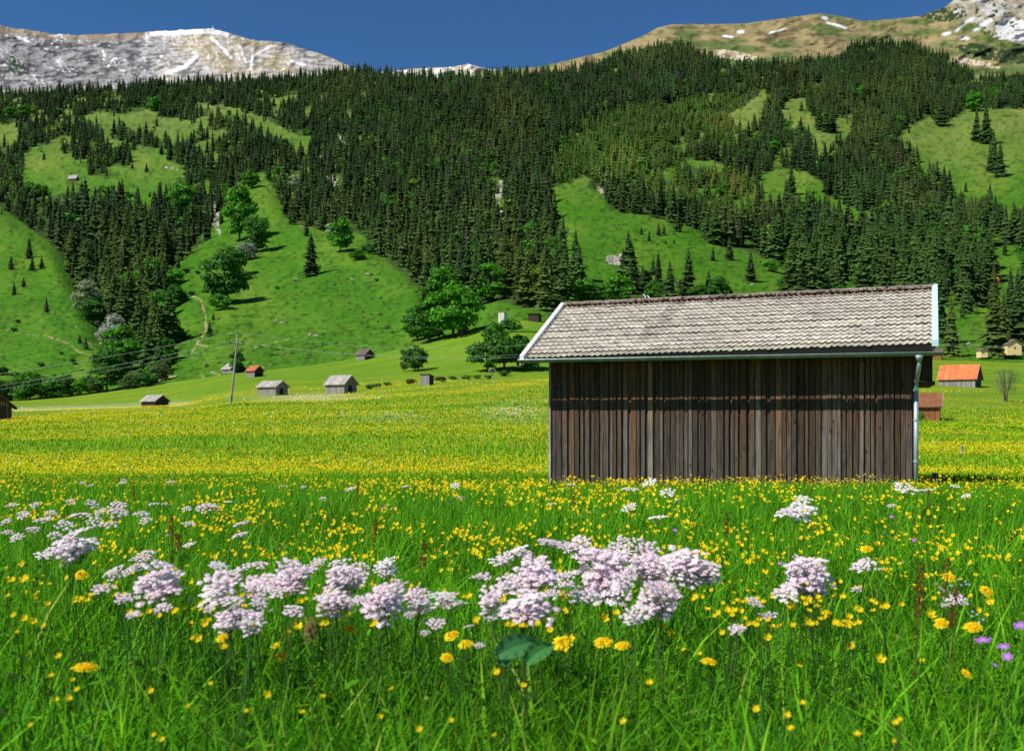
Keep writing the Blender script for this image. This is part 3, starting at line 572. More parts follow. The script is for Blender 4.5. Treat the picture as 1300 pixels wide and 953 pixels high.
for k, m_ in enumerate(lt_):
    s = lidx[lv == k]; nv = len(m_.vertices); bv = np.empty(nv*3, np.float32); m_.vertices.foreach_get('co', bv); bv = bv.reshape(-1, 3); bc = np.empty(nv*4, np.float32); m_.color_attributes['col'].data.foreach_get('color', bc); bc = bc.reshape(-1, 4)[:, :3]
    hh = (Hm[s]*rng.uniform(.5, .85, len(s)))[:, None, None]; a = rng.uniform(0, 6.28, len(s))[:, None]; ca, sa = np.cos(a), np.sin(a); Q = np.stack([bv[:, 0]*ca-bv[:, 1]*sa, bv[:, 0]*sa+bv[:, 1]*ca, bv[:, 2]+0*ca], -1)*hh+pos[s][:, None]
    cc_ = np.array([(.07, .24, .012), (.05, .16, .014), (.13, .25, .02), (.07, .11, .03), (.10, .14, .06)])[rng.choice(5, len(s), p=[.28, .34, .14, .16, .08])]
    VV.append(Q.reshape(-1, 3)); CC.append((bc[None]*cc_[:, None]*rng.uniform(.7, 1.2, (len(s), 1, 1))).reshape(-1, 3))
VV = np.concatenate(VV); tag(link('broadleaf_wood', mesh_from('broadleaf_wood', VV, [np.arange(len(VV)).reshape(-1, 4)], M['leaf'], np.concatenate(CC))), 'lighter broadleaf trees mixed through the spruce forest', 'forest', kind='stuff'); print('broadleaf', len(lidx))
tall = [crown_mesh(120+i, 22, 130, .30, .50, .50, .065) for i in range(3)]
bu = [crown_mesh(140+i, 18, 140, .62, .40, .42, .10) for i in range(4)]
BRI = (.075, .27, .012); MID = (.050, .17, .014); DK = (.032, .105, .012); YEL = (.17, .30, .02); PALE = (.26, .34, .17); GREY = (.32, .36, .27); OLV = (.085, .14, .03)
nd = [0]
def put_leafy(px, py, h, col, label, cat='tree', form='r', wide=1.0, group=None, t=None, name=None):
    if t is None: P0, d = Wh(px, py)
    else:
        d = gsolve(px, py, t); P0 = on_ground(px, d)
    H = h*d/F; i = nd[0]; nd[0] += 1
    nm = name or {'r': 'leafy_tree', 't': 'leafy_tree', 'b': 'bush'}[form]; lst = {'r': dc, 't': tall, 'b': bu}[form]
    if h >= 24:
        o = empty(nm, P0, random.random()*6.28, H); o.scale = (H*wide, H*wide, H); c = link('crown', lst[i % len(lst)], o); link('trunk', dl[i % 3], o)
    else:
        o = link(nm, lst[i % len(lst)]); o.location = P0; o.scale = (H*wide, H*wide, H); o.rotation_euler = (0, 0, random.random()*6.28); c = o
    g = .85+.3*random.random(); c.color = (col[0]*g, col[1]*g, col[2]*g, 1); tag(o, label, cat, group); return o
L_ = [
 (545,434,46,MID,'darker half of the great leafy clump at the meadow edge','r',1.1), (575,429,62,BRI,'big bright green tree beside the brown hut at the meadow edge','r',1.0), (563,388,46,BRI,'bright tree behind the great leafy clump','r',.9), (530,432,38,MID,'low leafy tree on the left flank of the great clump','r',1.0),
 (621,384,46,BRI,'bright green tree in the ravine mouth above the white box','t',1.1), (680,388,44,YEL,'yellow green tree near the upper left corner of the barn roof','t',1.1), (655,372,26,MID,'mid green tree low in the ravine','t',1.0),
 (722,386,30,BRI,'bright round tree left in the leafy row behind the ridge','r',1.1), (742,387,30,BRI,'second bright tree of the leafy row behind the ridge','r',1.1), (762,388,24,BRI,'third and lowest bright tree of the leafy row','r',1.1), (785,386,34,BRI,'bright full tree left of the tallest spruce behind the ridge','r',1.1), (832,386,26,MID,'mid green tree right of the tallest spruce behind the ridge','r',1.1), (912,384,30,MID,'mid green tree right end of the leafy row behind the ridge','r',1.0), (886,385,22,MID,'small leafy tree right of the spruce pair behind the ridge','r',1.1),
 (285,385,60,MID,'dense round leafy tree beside the pale footpath','r',.85), (279,393,20,BRI,'bright low bush at the foot of the tree by the footpath','b',1.0), (296,350,34,MID,'leafy tree just above the one beside the footpath','r',.9),
 (222,390,26,MID,'leafy tree on the right rim of the left gully','r',1.2), (222,366,22,BRI,'small bright tree at the right rim of the left gully','r',1.1), (175,392,46,BRI,'tall bright tree in the middle of the left gully','t',1.0), (192,372,40,BRI,'bright slender tree high in the left gully','t',1.0), (205,412,38,BRI,'bright tree low in the left gully near the slope','t',1.2), (214,440,36,MID,'leafy tree at the lower right rim of the left gully','r',1.0), (160,470,36,BRI,'pale green tree at the gully foot','r',1.1), (210,462,30,MID,'leafy tree right of the gully foot spruces','r',1.0),
 (136,497,50,MID,'round dark leafy tree at the bottom of the gully','r',.85), (152,455,38,BRI,'bright tree above the round dark one at the gully bottom','r',1.0), (168,495,20,OLV,'olive bush beside the tan shed roof','b',1.0), (187,492,20,MID,'dark low bush in front of the tan shed roof','b',1.1), (205,483,22,OLV,'olive bush right of the tan shed','b',.9),
 (109,398,38,PALE,'pale grey green blossoming tree on the left gully rim','r',.9), (118,412,30,MID,'leafy tree below the pale one on the gully rim','r',1.0), (146,440,36,GREY,'silvery white blossoming tree low in the left gully','r',1.0),
 (88,267,16,PALE,'pale bush between spruces near the upper hut','b',1.2), (40,250,20,MID,'mid green bush left of the upper hut','b',1.4), (304,306,62,BRI,'tall bright green tree on the upper middle slope','r',.62), (232,276,46,BRI,'bright green tree between spruces left of the upper slope','r',.75), (245,285,26,MID,'smaller leafy tree beside the bright one on upper left slope','r',1.0), (318,240,22,BRI,'bright tree under the spruces atop the middle slope','r',1.1),
 (326,320,44,MID,'thin leafy tree right of the tall bright one','t',1.0), (313,330,22,GREY,'grey thin bush low beside the thin leafy tree','b',.8), (432,320,38,BRI,'bright tree at the right rim of the open slope','r',.8), (373,244,22,PALE,'pale green tree at the top rim of the slope','r',.9), (424,300,18,PALE,'pale bush right of the rim spruces','b',1.1), (197,141,18,BRI,'bright round tree on top of the highest left clearing','r',1.1),
 (14,150,14,BRI,'left bright tree among upper left spruces','r',1.2), (30,150,16,BRI,'middle bright tree among upper left spruces','r',1.1), (43,146,12,YEL,'yellowish tree among upper left spruces','r',1.1), (73,150,13,MID,'small leafy tree right among upper left spruces','r',1.1),
 (1236,322,34,BRI,'big bright blossoming tree below the high right pasture','r',.95), (1160,345,34,YEL,'yellow green tree in the right wood','r',.95), (1182,286,28,BRI,'bright tree in the right wood above the yellow green one','t',1.1), (1007,314,24,PALE,'pale tree in the glade above the barn','t',.9), (1237,142,26,BRI,'bright tree left atop the high right pasture','r',.85), (1264,126,16,BRI,'bright tree right atop the high right pasture','r',1.0),
 (1043,160,16,BRI,'bright bush inside the clump on the high meadow','b',1.0), (983,196,18,BRI,'bright tree among spruces below the high meadows','r',.9), (1093,128,20,BRI,'slim bright tree high in the right wood','t',.9), (1098,150,12,YEL,'small yellow tree high in the right wood','r',1.1), (1093,382,34,BRI,'bright tree behind the barn ridge near its right end','r',.9), (1130,386,26,YEL,'yellowish tree behind the barn ridge right end','r',.9), (1000,376,24,MID,'mid green tree behind the middle of the barn ridge','r',1.0), (1045,384,30,DK,'dark leafy tree behind the barn ridge','r',1.0), (1156,384,30,MID,'leafy tree just left of the barn roof corner','r',.9),
 (770,142,14,BRI,'bright round tree alone in the dark ridge forest','r',1.3), (511,229,15,BRI,'bright tree halfway up the central forest','r',1.1), (503,216,10,YEL,'yellowish tree halfway up the central forest','r',1.1), (579,155,12,BRI,'bright tree high in the central forest','t',1.2), (521,190,13,MID,'mid green tree high in the central forest','r',1.1), (560,205,9,BRI,'small bright tree near the ravine top','r',1.2), (573,266,16,BRI,'bright tree left of the ravine rocks','t',1.2), (545,300,18,MID,'leafy tree in the lower central forest','r',1.0), (570,330,22,BRI,'bright leafy tree low in the central forest','r',1.0), (535,335,20,BRI,'bright tree above the great leafy clump','r',.9), (607,330,30,MID,'grey green tree in the lower ravine','t',1.0), (675,310,26,BRI,'bright tree at the left edge of the right clearing','t',1.1), (690,290,20,YEL,'yellow bush at the left edge of the right clearing','b',.9), (700,330,26,BRI,'bright tree in front of the right clearing edge','t',1.0), (665,340,24,MID,'mid green tree in the ravine mouth','r',1.0), (840,190,10,YEL,'yellowish bush in the young plantation','b',1.3), (915,100,9,BRI,'bright tree on the right ridge','r',1.2), (1003,88,10,YEL,'yellow green tree high on the right ridge','t',1.2), (1090,240,16,BRI,'bright tree in the right wood by the glade','t',1.1), (1080,250,14,MID,'leafy tree in the right wood by the glade','r',1.0), (1150,250,14,MID,'small leafy tree low right wood','r',1.0), (955,280,14,BRI,'bright tree between the two right clearings','t',1.0), (1215,365,22,MID,'leafy tree among the right spruces','r',1.0), (1010,330,20,MID,'leafy tree just right of the big clearing','r',1.0), (1060,320,22,BRI,'bright leafy tree low in the right wood','r',.9), (980,345,16,BRI,'bright bush low right of the clearing','b',1.0), (455,330,14,MID,'bush on the right rim of the open slope','b',1.2), (470,322,12,DK,'dark bush at the forest corner of the open slope','b',1.2), (395,245,10,MID,'bush beside the track gully','b',1.2), (388,172,8,BRI,'small bright bush right of the upper meadow strip','b',1.2)]
for px, py, h, c, lb, fm, w in L_: put_leafy(px, py, h*(1.12 if py > 300 else 1), c, lb, 'tree' if fm != 'b' else 'bush', fm, w*1.15)
k = 0
while k < 110:
    px = random.uniform(0, 1300); py = random.uniform(95, 380)
    if any(bool(inpoly(px, py, c)) for c in CLEAR) or py < Tp(px)+6 or py > E(px)-12 or (690 < px < 1190 and py > 372): continue
    if random.random() > (.25+.75*max(0, (py-120)/260)): continue
    hp = (6+.055*(py-90))*random.uniform(.7, 1.25); gully = px < 240
    put_leafy(px, py, hp, random.choice([BRI, BRI, MID, YEL, OLV]), 'small leafy tree showing bright among the dark spruces '+('in the left gully and groves' if gully else 'of the central wood' if px < 720 else 'of the right wood'), 'tree', random.choice('rtr'), random.uniform(.9, 1.3), 'small leafy trees among the spruces'); k += 1
for i in range(16):
    px = random.uniform(128, 222); py = random.uniform(452, 484) - max(0, px-190)*.3
    put_leafy(px, py, random.uniform(18, 30), random.choice([BRI, MID, OLV, MID]), 'leafy tree in the thicket at the foot of the left gully', 'tree', 'b', random.uniform(.6, .9), 'thicket at the foot of the left gully')
# scrub, stones and tussocks sprinkled over the pastures
qu = rng.uniform(-60, 1360, 60000); qp = rng.uniform(110, 490, 60000); inn = np.zeros(60000, bool)
for c in CLEAR[:17]: inn |= inpoly(qu, qp, c)
inn &= (qp < E(qu)-2) & (qp > Tp(qu)+3) & (rng.random(60000) < np.clip((fbm(qu/30.+3, qp/18., 3)-.40)*2.2, .02, 1)*.16)
qu, qp = qu[inn], qp[inn]; qd = hillD(qu, qp); n = len(qu); c0 = np.stack([(qu-650)/F*qd, qd, (HY-qp)/F*qd], 1); s = rng.uniform(.35, 1.0, n)**1.5*1.25
oc = np.array([(1, 0, 0), (0, 1, 0), (-1, 0, 0), (0, -1, 0), (0, 0, .8)]); Vq = c0[:, None]+oc[None]*rng.uniform(.6, 1.3, (n, 5, 3))*s[:, None, None]; b5 = (np.arange(n)*5)[:, None]
fc = np.concatenate([b5+np.array(t) for t in ([0, 1, 4], [1, 2, 4], [2, 3, 4], [3, 0, 4])]); pal = np.array([(.03, .07, .012), (.04, .09, .015), (.025, .05, .012), (.09, .11, .03), (.26, .24, .20)]); cq = pal[rng.choice(5, n, p=[.32, .3, .18, .13, .07])]
tag(link('pasture_scrub', mesh_from('pasture_scrub', Vq.reshape(-1, 3), [fc], M['needle'], np.repeat(cq, 5, 0))), 'tussocks, juniper scrub and stones dotted over the steep pastures', 'scrub', kind='stuff'); print('scrub', n)
# hedge of bushes at the foot of the left slope
hs = [(-4,512,34),(10,511,30),(24,510,36),(38,508,40),(52,507,34),(66,506,30),(78,505,32),(90,503,26),(102,502,24),(112,500,26),(122,499,22)]
for i, (px, py, h) in enumerate(hs):
    put_leafy(px, py, h, (MID, OLV, BRI)[i % 3], 'leafy bush in the hedge along the foot of the left slope', 'bush', 'b', random.uniform(.75, 1.1), 'bushes of the left hedge')
for px, py, h, lb in ((20,480,9,'low dark juniper upper left of the hedge'),(2,476,12,'dark scrub at the left edge above the hedge'),(52,465,6,'dark low scrub above the middle of the hedge'),(95,463,5,'small dark scrub above the hedge right end'),(23,410,5,'dark juniper patch high on the left knoll'),(18,421,6,'dark juniper patch below the other on the left knoll'),(78,450,4,'small dark scrub near the brown track'),(92,459,5,'dark scrub below the brown track'),(352,367,4,'tiny dark shrub on the open middle slope'),(236,347,7,'dark shrub atop the pale footpath'),(251,348,5,'dark shrub right of the footpath top'),(243,375,7,'shrub at the top end of the footpath'),(500,325,4,'tiny dark shrub right on the open slope'),(478,357,4,'tiny dark shrub low right on the open slope')):
    put_leafy(px, py, h, DK, lb, 'shrub', 'b', 1.3, name='shrub')
# in the meadow
put_leafy(527,471,36,MID,'round leafy bush standing alone in the meadow','bush','b',.78,t=215)
put_leafy(513,472,30,OLV,'thin sparse tree leaning beside the round meadow bush','tree','t',.7,t=216)
put_leafy(640,470,66,MID,'wide spreading leafy tree left of the barn roof','tree','r',1.0,t=205)
put_leafy(618,471,44,MID,'low spreading tree behind the wayside cross','tree','b',.95,t=206)
put_leafy(668,469,34,MID,'low bush between the spreading tree and the barn','bush','b',1.0,t=207)
put_leafy(679,471,22,MID,'small tree under the left eave corner of the barn','tree','r',1.0,t=200)
put_leafy(300,464,30,MID,'leafy tree behind the grey hut and the pole','tree','r',.72,t=262)
for i, (px, py, h, c) in enumerate(((478,492,7,PALE),(470,494,7,MID),(492,490,6,MID),(521,488,8,(.12,.07,.02)),(560,485,8,(.10,.08,.02)),(575,483,7,(.06, .20, .02)),(592,482,7,(.06, .20, .02)),(606,481,6,(.06, .20, .02)),(620,481,6,MID),(640,477,8,MID))):
    put_leafy(px, py, h, c, ['pale grey weed clump left of the meadow bank','dark weed clump left on the meadow bank','green weed clump left of the small shed','rust brown weed clump touching the small shed','brown weed clump right of the small shed','green scrub on the bank right of the brown clump','dark scrub in the middle of the meadow bank','green scrub left of the wayside cross','dark scrub at the wayside cross','green scrub right of the wayside cross'][i], 'shrub', 'b', 1.7, t=178, name='shrub')
put_leafy(1170,534,14,BRI,'small green bush against the brown hut behind the drainpipe','bush','b',.6,t=112)
# bare tree on the right
def bare():
    d = gsolve(1277, 510, 155); P0 = on_ground(1277, d); H = 46*d/F; r = random.Random(3); o = empty('bare_tree', P0, 0, H); m = MB()
    for s in range(5):
        a = s*1.3; m.tube([(.02*math.cos(a), .02*math.sin(a), -.03), (.06*math.cos(a), .06*math.sin(a), .3), (.14*math.cos(a), .14*math.sin(a), .62), (.18*math.cos(a), .18*math.sin(a), .9)], [.018, .012, .008, .002], 5)
    m.build('trunk', M['bark'], o); t = MB()
    for k in range(230):
        a = r.random()*6.28; z = .2+.6*r.random(); l = .1+.22*r.random(); q = .04+.2*r.random(); c = (.2, .19, .11)
        p0 = (math.cos(a)*q, math.sin(a)*q, z); t.tube([p0, (p0[0]+math.cos(a)*l*.5, p0[1]+math.sin(a)*l*.5, z+l*.7)], [.0035, .001], 3, c)
    t.build('branches', M['attr'], o); cr = link('foliage', crown_mesh(77, 20, 90, .36, .40, .56, .022), o); cr.color = (.16, .20, .08, 1)
    tag(o, 'nearly bare thin branched tree on the right meadow below the yellow house', 'tree')
bare()
# ------------------------------------------------------------------ the big barn
PSI = math.radians(20); GB = 1.62; t0 = 22.0
B0 = (49/F*t0, t0, -GB); LX = 7.49; OF = .55; WD = 3.93
root = empty('wooden_barn', B0, -PSI)
tag(root, 'large weathered plank barn with pale tiled roof standing in the flower meadow', 'barn')
rb = random.Random(5)
PAL = [(.135, .115, .10), (.115, .10, .09), (.16, .145, .135), (.10, .085, .075), (.15, .115, .09), (.21, .20, .195), (.12, .09, .065)]
def plank_col(f=None):
    q = rb.random(); c = PAL[rb.randrange(7)]
    if q < .05: c = (.33, .19, .09)
    elif q < .16: c = (.20, .14, .09)
    elif q < .26: c = (.25, .24, .225)
    g = .62+.6*rb.random(); return (c[0]*g*.68, c[1]*g*.655, c[2]*g*.60)
eave = lambda x: 1.268+.112*(x+.47)/8.28+GB
ridge = lambda x: 2.73+.06*(x+.47)/8.28+GB
slope = lambda x, y: eave(x)+(ridge(x)-eave(x))*(y+OF)/3.03     # top of tiles over plan point
YR = 3.03-OF
m = MB(); m.box(.03, LX-.03, .045, .09, 0, 2.9, (.02, .016, .013))
x = 0.0
while x < LX-.02:      # under boards
    w = min(.12+.09*rb.random(), LX-x); y = .018+.010*rb.random(); m.box(x+.003, x+w-.004, y, y+.024, .02+.05*rb.random(), slope(x, 0)-.12, plank_col()); x += w
x = .05
while x < LX-.1:       # narrower boards lapped over them
    w = .05+.065*rb.random(); y = -.012-.012*rb.random(); dx = rb.uniform(-.006, .006); b = len(m.v)
    m.box(x, x+w, y, y+.028, .02+.06*rb.random(), slope(x, 0)-.13, plank_col())
    for k in range(b+4, b+8): m.v[k] = (m.v[k][0]+dx, m.v[k][1], m.v[k][2])
    x += w+.012+.045*rb.random()*rb.random()*2
m.build('front_wall', M['plank'], root)
m = MB(); m.box(-.03, .012, -.035, .10, 0, slope(0, 0)-.14, (.34, .34, .35)); m.build('corner_board', M['plank'], root)
m = MB(); m.box(LX-.012, LX+.03, -.03, .10, 0, slope(LX, 0)-.14, (.14, .075, .04)); m.build('corner_board', M['plank'], root)
def gable(x0, x1):
    m = MB(); y = .1
    while y < 2*YR-.1:
        w = .14+.07*rb.random(); y1 = min(y+w-.006, 2*YR-.1); zt = lambda yy: (slope(x0, yy) if yy < YR else slope(x0, 2*YR-yy))-.13
        m.prism([(y, .03), (y1, .03), (y1, zt(y1)), (y, zt(y))], x0+rb.random()*.008, x1, plank_col()); y += w
    m.build('gable_wall', M['plank'], root)
gable(0, .03); gable(LX-.03, LX)
m = MB(); x = 0
while x < LX:
    w = .15+.07*rb.random(); m.box(x, min(x+w-.005, LX), 2*YR-.1, 2*YR-.07, .03, slope(x, 0)-.13, plank_col()); x += w
m.build('back_wall', M['plank'], root)
# hung box on the right gable, bottom well above ground
m = MB(); y = .02
while y < 2.2:
    w = .16; zt = slope(LX, y)-.14; m.box(LX+.27, LX+.295, y, y+w-.01, 2.33, zt, (.05, .04, .032)); y += w
m.box(LX+.033, LX+.268, .0, .02, 2.33, slope(LX, 0)-.14, (.045, .037, .03)); m.box(LX+.02, LX+.34, -.04, 2.2, 2.26, 2.325, (.07, .055, .045))
m.build('gable_overhang', M['plank'], root)
# roof: tiles as stepped wavy rows
XL, XR = -.47, 7.81; NRW = 15
def roof_side(back):
    ncol = 66; sub = 6; nx = ncol*sub+1; xs_ = np.linspace(XL, XR, nx); per = (XR-XL)/ncol
    V = []; Fq = []; C = []; r = np.random.default_rng(3+back)
    slant = 0
    for j in range(NRW):
        off = r.uniform(-.006, .006); f0, f1 = j/NRW, (j+1.12)/NRW
        ph = ((xs_-XL)/per+.5*(j % 2)*0) % 1; wave = .014*np.cos(2*PI*ph)+.004*np.cos(4*PI*ph)
        ti = np.minimum(((xs_-XL)/per/1).astype(int), ncol-1); lift = r.normal(0, .0035, ncol+1)[ti]; drop = r.normal(0, .006, ncol+1)[ti]
        tc = r.normal(1, .09, (ncol+1, 1))[ti]*np.array((.40, .37, .315)); tc = tc*(1+r.normal(0, .012, (ncol+1, 3))[ti])
        xs2 = xs_
        st = np.abs(xs_-(1.85+.55*(j/NRW)+(.12*r.random()))) < (.10+.12*r.random()); tc = np.where(st[:, None] & (j > 2), tc*.76, tc)
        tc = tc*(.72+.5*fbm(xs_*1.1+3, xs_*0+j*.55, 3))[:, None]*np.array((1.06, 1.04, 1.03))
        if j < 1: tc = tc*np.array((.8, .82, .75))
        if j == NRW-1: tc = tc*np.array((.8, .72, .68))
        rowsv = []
        for f, h, dk, yo in ((f0, -.01, .4, .045), (f0, .030, .4, .045), (f0, .036, .9, 0), (f0, .050, .9, 0), (f1, .010, 1.0, 0)):  # recess under each tile coloured dark, its shade painted in
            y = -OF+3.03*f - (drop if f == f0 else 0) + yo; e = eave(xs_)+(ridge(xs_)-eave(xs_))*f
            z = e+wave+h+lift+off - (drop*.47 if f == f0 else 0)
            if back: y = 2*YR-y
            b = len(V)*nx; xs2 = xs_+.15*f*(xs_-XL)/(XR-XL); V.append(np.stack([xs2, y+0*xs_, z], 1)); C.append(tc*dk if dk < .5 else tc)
            rowsv.append(b+np.arange(nx))
        for a, b in ((0, 1), (1, 2), (2, 3), (3, 4)): Fq.append(np.stack([rowsv[a][:-1], rowsv[a][1:], rowsv[b][1:], rowsv[b][:-1]], 1))
    return mesh_from('tile_mesh', np.concatenate(V), [np.concatenate(Fq)], M['tile'], np.concatenate(C))
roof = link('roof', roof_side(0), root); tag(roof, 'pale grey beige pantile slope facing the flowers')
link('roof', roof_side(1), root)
m = MB()   # underside boards, rafters, purlins
for s in (0, 1):
    fy = lambda y: y if s == 0 else 2*YR-y
    for k in range(4):
        x0 = XL+(XR-XL)*k/4+.01; x1 = XL+(XR-XL)*(k+1)/4
        P = [(x0, fy(-OF+.03), eave(x0)-.045), (x1, fy(-OF+.03), eave(x1)-.045), (x1, fy(YR), ridge(x1)-.04), (x0, fy(YR), ridge(x0)-.04)]; Q = [(a, b, c-.03) for a, b, c in P]
        m.face(P, (.05, .04, .03)); m.face(Q[::-1], (.05, .04, .03))
        for i in range(4): m.face([P[i], Q[i], Q[(i+1) % 4], P[(i+1) % 4]], (.05, .04, .03))
m.build('roof_boarding', M['dark'], root)
m = MB()
for k in range(11):
    x = XL+.12+k*.80; P = [(.12, slope(x, .12)-.09), (YR, ridge(x)-.09), (YR, ridge(x)-.2), (.12, slope(x, .12)-.2)]
    m.prism(P, x, x+.09, (.05, .04, .03)); m.prism([(2*YR-a, b) for a, b in P][::-1], x, x+.09, (.05, .04, .03))
m.build('rafters', M['dark'], root)
m = MB(); m.v = []  # fascia added to narrow the strip of sun on the wall
for s_ in (0, 1):
    b = len(m.v); ys = (-OF+.015, -OF+.04) if s_ == 0 else (2*YR+OF-.04, 2*YR+OF-.015)
    for x in (XL+.05, XR-.05):
        f = (x+.47)/8.28; zb_ = 1.224+.036*f+GB; zt_ = eave(x)-.005
        m.v += [(x, ys[0], zb_), (x, ys[1], zb_), (x, ys[1], zt_), (x, ys[0], zt_)]; m.c += [(1, 1, 1)]*4
    for f in ((0, 1, 2, 3), (7, 6, 5, 4), (0, 4, 5, 1), (1, 5, 6, 2), (2, 6, 7, 3), (3, 7, 4, 0)): m.f.append(tuple(b+i for i in f))
    if s_ == 0: m.build('fascia_board', M['black'], root); m = MB()
m.build('fascia_board', M['black'], root)
# ridge caps and the rusty litter on them
m = MB()
for k in range(26):
    x0 = XL+(XR+.10-XL)*k/26; x1 = x0+.34 if k < 25 else XR+.12; z = ridge(x0)+.035; n = 7; g = .8+.4*rb.random(); c = (.20*g, .165*g, .135*g)
    A = [(x0, YR+math.cos(a)*.11, z-.02+math.sin(a)*.085) for a in [PI*i/n for i in range(n+1)]]; Bq = [(x1, p[1], p[2]+.012+.002*rb.random()) for p in A]
    for i in range(n): m.face([A[i], A[i+1], Bq[i+1], Bq[i]], c)
    m.face([A[0]]+Bq[:1]+Bq[-1:]+[A[-1]], c)
m.build('ridge_caps', M['attr'], root)
m = MB()
for k in range(1500):
    x = XL+.05+(XR-XL)*rb.random(); y = YR+rb.gauss(-.06, .075); z = ridge(x)+.055-.25*abs(y-YR)+.02*rb.random(); s = .012+.028*rb.random()
    c = [(.16, .075, .035), (.09, .05, .035), (.30, .26, .20), (.22, .09, .03)][rb.randrange(4)]
    P = [(x+rb.gauss(0, s), y+rb.gauss(0, s), z+rb.uniform(-.4, 1)*s) for _ in range(4)]
    m.face(P[:3], c); m.face([P[0], P[2], P[3]], c); m.face([P[1], P[3], P[2]], c)
m.build('ridge_moss', M['attr'], root)
# verges
def verge(name, x0, x1, mt, zt, zb):
    m = MB()
    for s in (0, 1):
        P = [(-OF-.03, eave(x0)+zb-.01), (YR, ridge(x0)+zb+.02), (YR, ridge(x0)+zt+.02), (-OF-.03, eave(x0)+zt)]
        if s: P = [(2*YR-a, b) for a, b in P][::-1]
        m.prism(P, x0, x1)
    if x0 > 3: m.v = [(a+.15*(1-abs(b-YR)/3.03), b, c) for a, b, c in m.v]
    m.build(name, M[mt], root)
verge('verge_board', XL-.05, XL+.045, 'whiteboard', .085, -.12); verge('verge_flashing', XR-.065, XR+.05, 'verge_metal', .09, -.02); verge('barge_board', XR-.06, XR-.03, 'dark', -.03, -.22)
# gutter, brackets and downpipe
GY = -.635; gz = lambda x: 1.245-.02*(x+.5)/8.4+GB; m = MB(); R = .068; nseg = 5
for k in range(nseg):
    x0 = -.52+8.45*k/nseg; x1 = -.52+8.45*(k+1)/nseg+(.02 if k < nseg-1 else 0)
    ro = R+.0015*(k % 2)
    out = [(math.cos(a), math.sin(a)) for a in [PI+PI*i/10 for i in range(11)]]
    poly = [(GY+ro*a, gz(x0)+ro*b) for a, b in out]+[(GY+(ro-.006)*a, gz(x0)+(ro-.006)*b) for a, b in out[::-1]]; m.prism(poly, x0, x1)
    m.tube([(x0, GY-R, gz(x0)+.004), (x1, GY-R, gz(x1)+.004)], .010, 6)
    if k: m.tube([(x0-.012, GY-R-.0, gz(x0)), (x0+.012, GY-R-.0, gz(x0))], .016, 6)
for xe in (-.52, 7.93-.012):
    m.prism([(GY+R*a, gz(xe)+R*b) for a, b in out], xe, xe+.012)
m.build('gutter', M['zinc'], root)
for k in range(9):
    x = -.3+k*.98; m = MB(); m.box(x, x+.03, GY-R+.01, -OF+.06, gz(x)+.006, gz(x)+.012); m.build('gutter_bracket', M['zinc'], root)
m = MB(); xp = 7.52; m.tube([(xp, GY, gz(xp)-.055), (xp, GY, gz(xp)-.10), (xp, GY, gz(xp)-.17)], [.085, .06, .042], 14); zt = gz(xp)
m.tube([(xp, GY, zt-.16), (xp, GY+.01, zt-.22), (xp-.01, GY+.10, zt-.34), (xp-.03, -.16, zt-.52), (xp-.035, -.085, zt-.60), (xp-.035, -.085, zt-.70)], .040, 14)
m.tube([(xp-.035, -.085, zt-.68), (xp-.035, -.085, .05)], .0425, 14)
m.build('downpipe', M['pipe'], root, True)
for z in (zt-.72, 1.55, .75):
    m = MB(); m.tube([(xp-.035, -.085, z), (xp-.035, -.085, z+.045)], .052, 14); m.box(xp-.05, xp-.02, -.05, .0, z+.008, z+.036); m.build('pipe_clamp', M['pipe'], root)
# little bent vent pipe behind the ridge
m = MB()
for dx, h in ((0, .21), (.10, .17)):
    x = 1.53+dx; z = ridge(x); m.tube([(x, YR+.25, z-.14), (x, YR+.25, z+h*.6), (x-.015, YR+.25, z+h), (x-.05, YR+.25, z+h+.02), (x-.075, YR+.25, z+h-.04)], .014, 6, (.7, .7, .7))
m.build('vent_pipe', M['attr'], root, True)
# post right of the barn
def post(px, t, h, w, lb):
    P0 = on_ground(px, t); o = MB(); r = random.Random(px); g = .25; o.prism([(-w, -.3), (w, -.3), (w*.9, h-.03), (w*.3, h), (-w*.8, h-.01)], -w, w, (g, g*.97, g*.9)); b = o.build('fence_post', M['plank']); b.location = P0; b.rotation_euler = (0, .04, .3); tag(b, lb, 'post')
post(1188, 20.2, .36, .055, 'short weathered post in the grass just right of the barn drainpipe')
post(1221, 45, .45, .05, 'short pale stake in the meadow below the brown tiled hut')

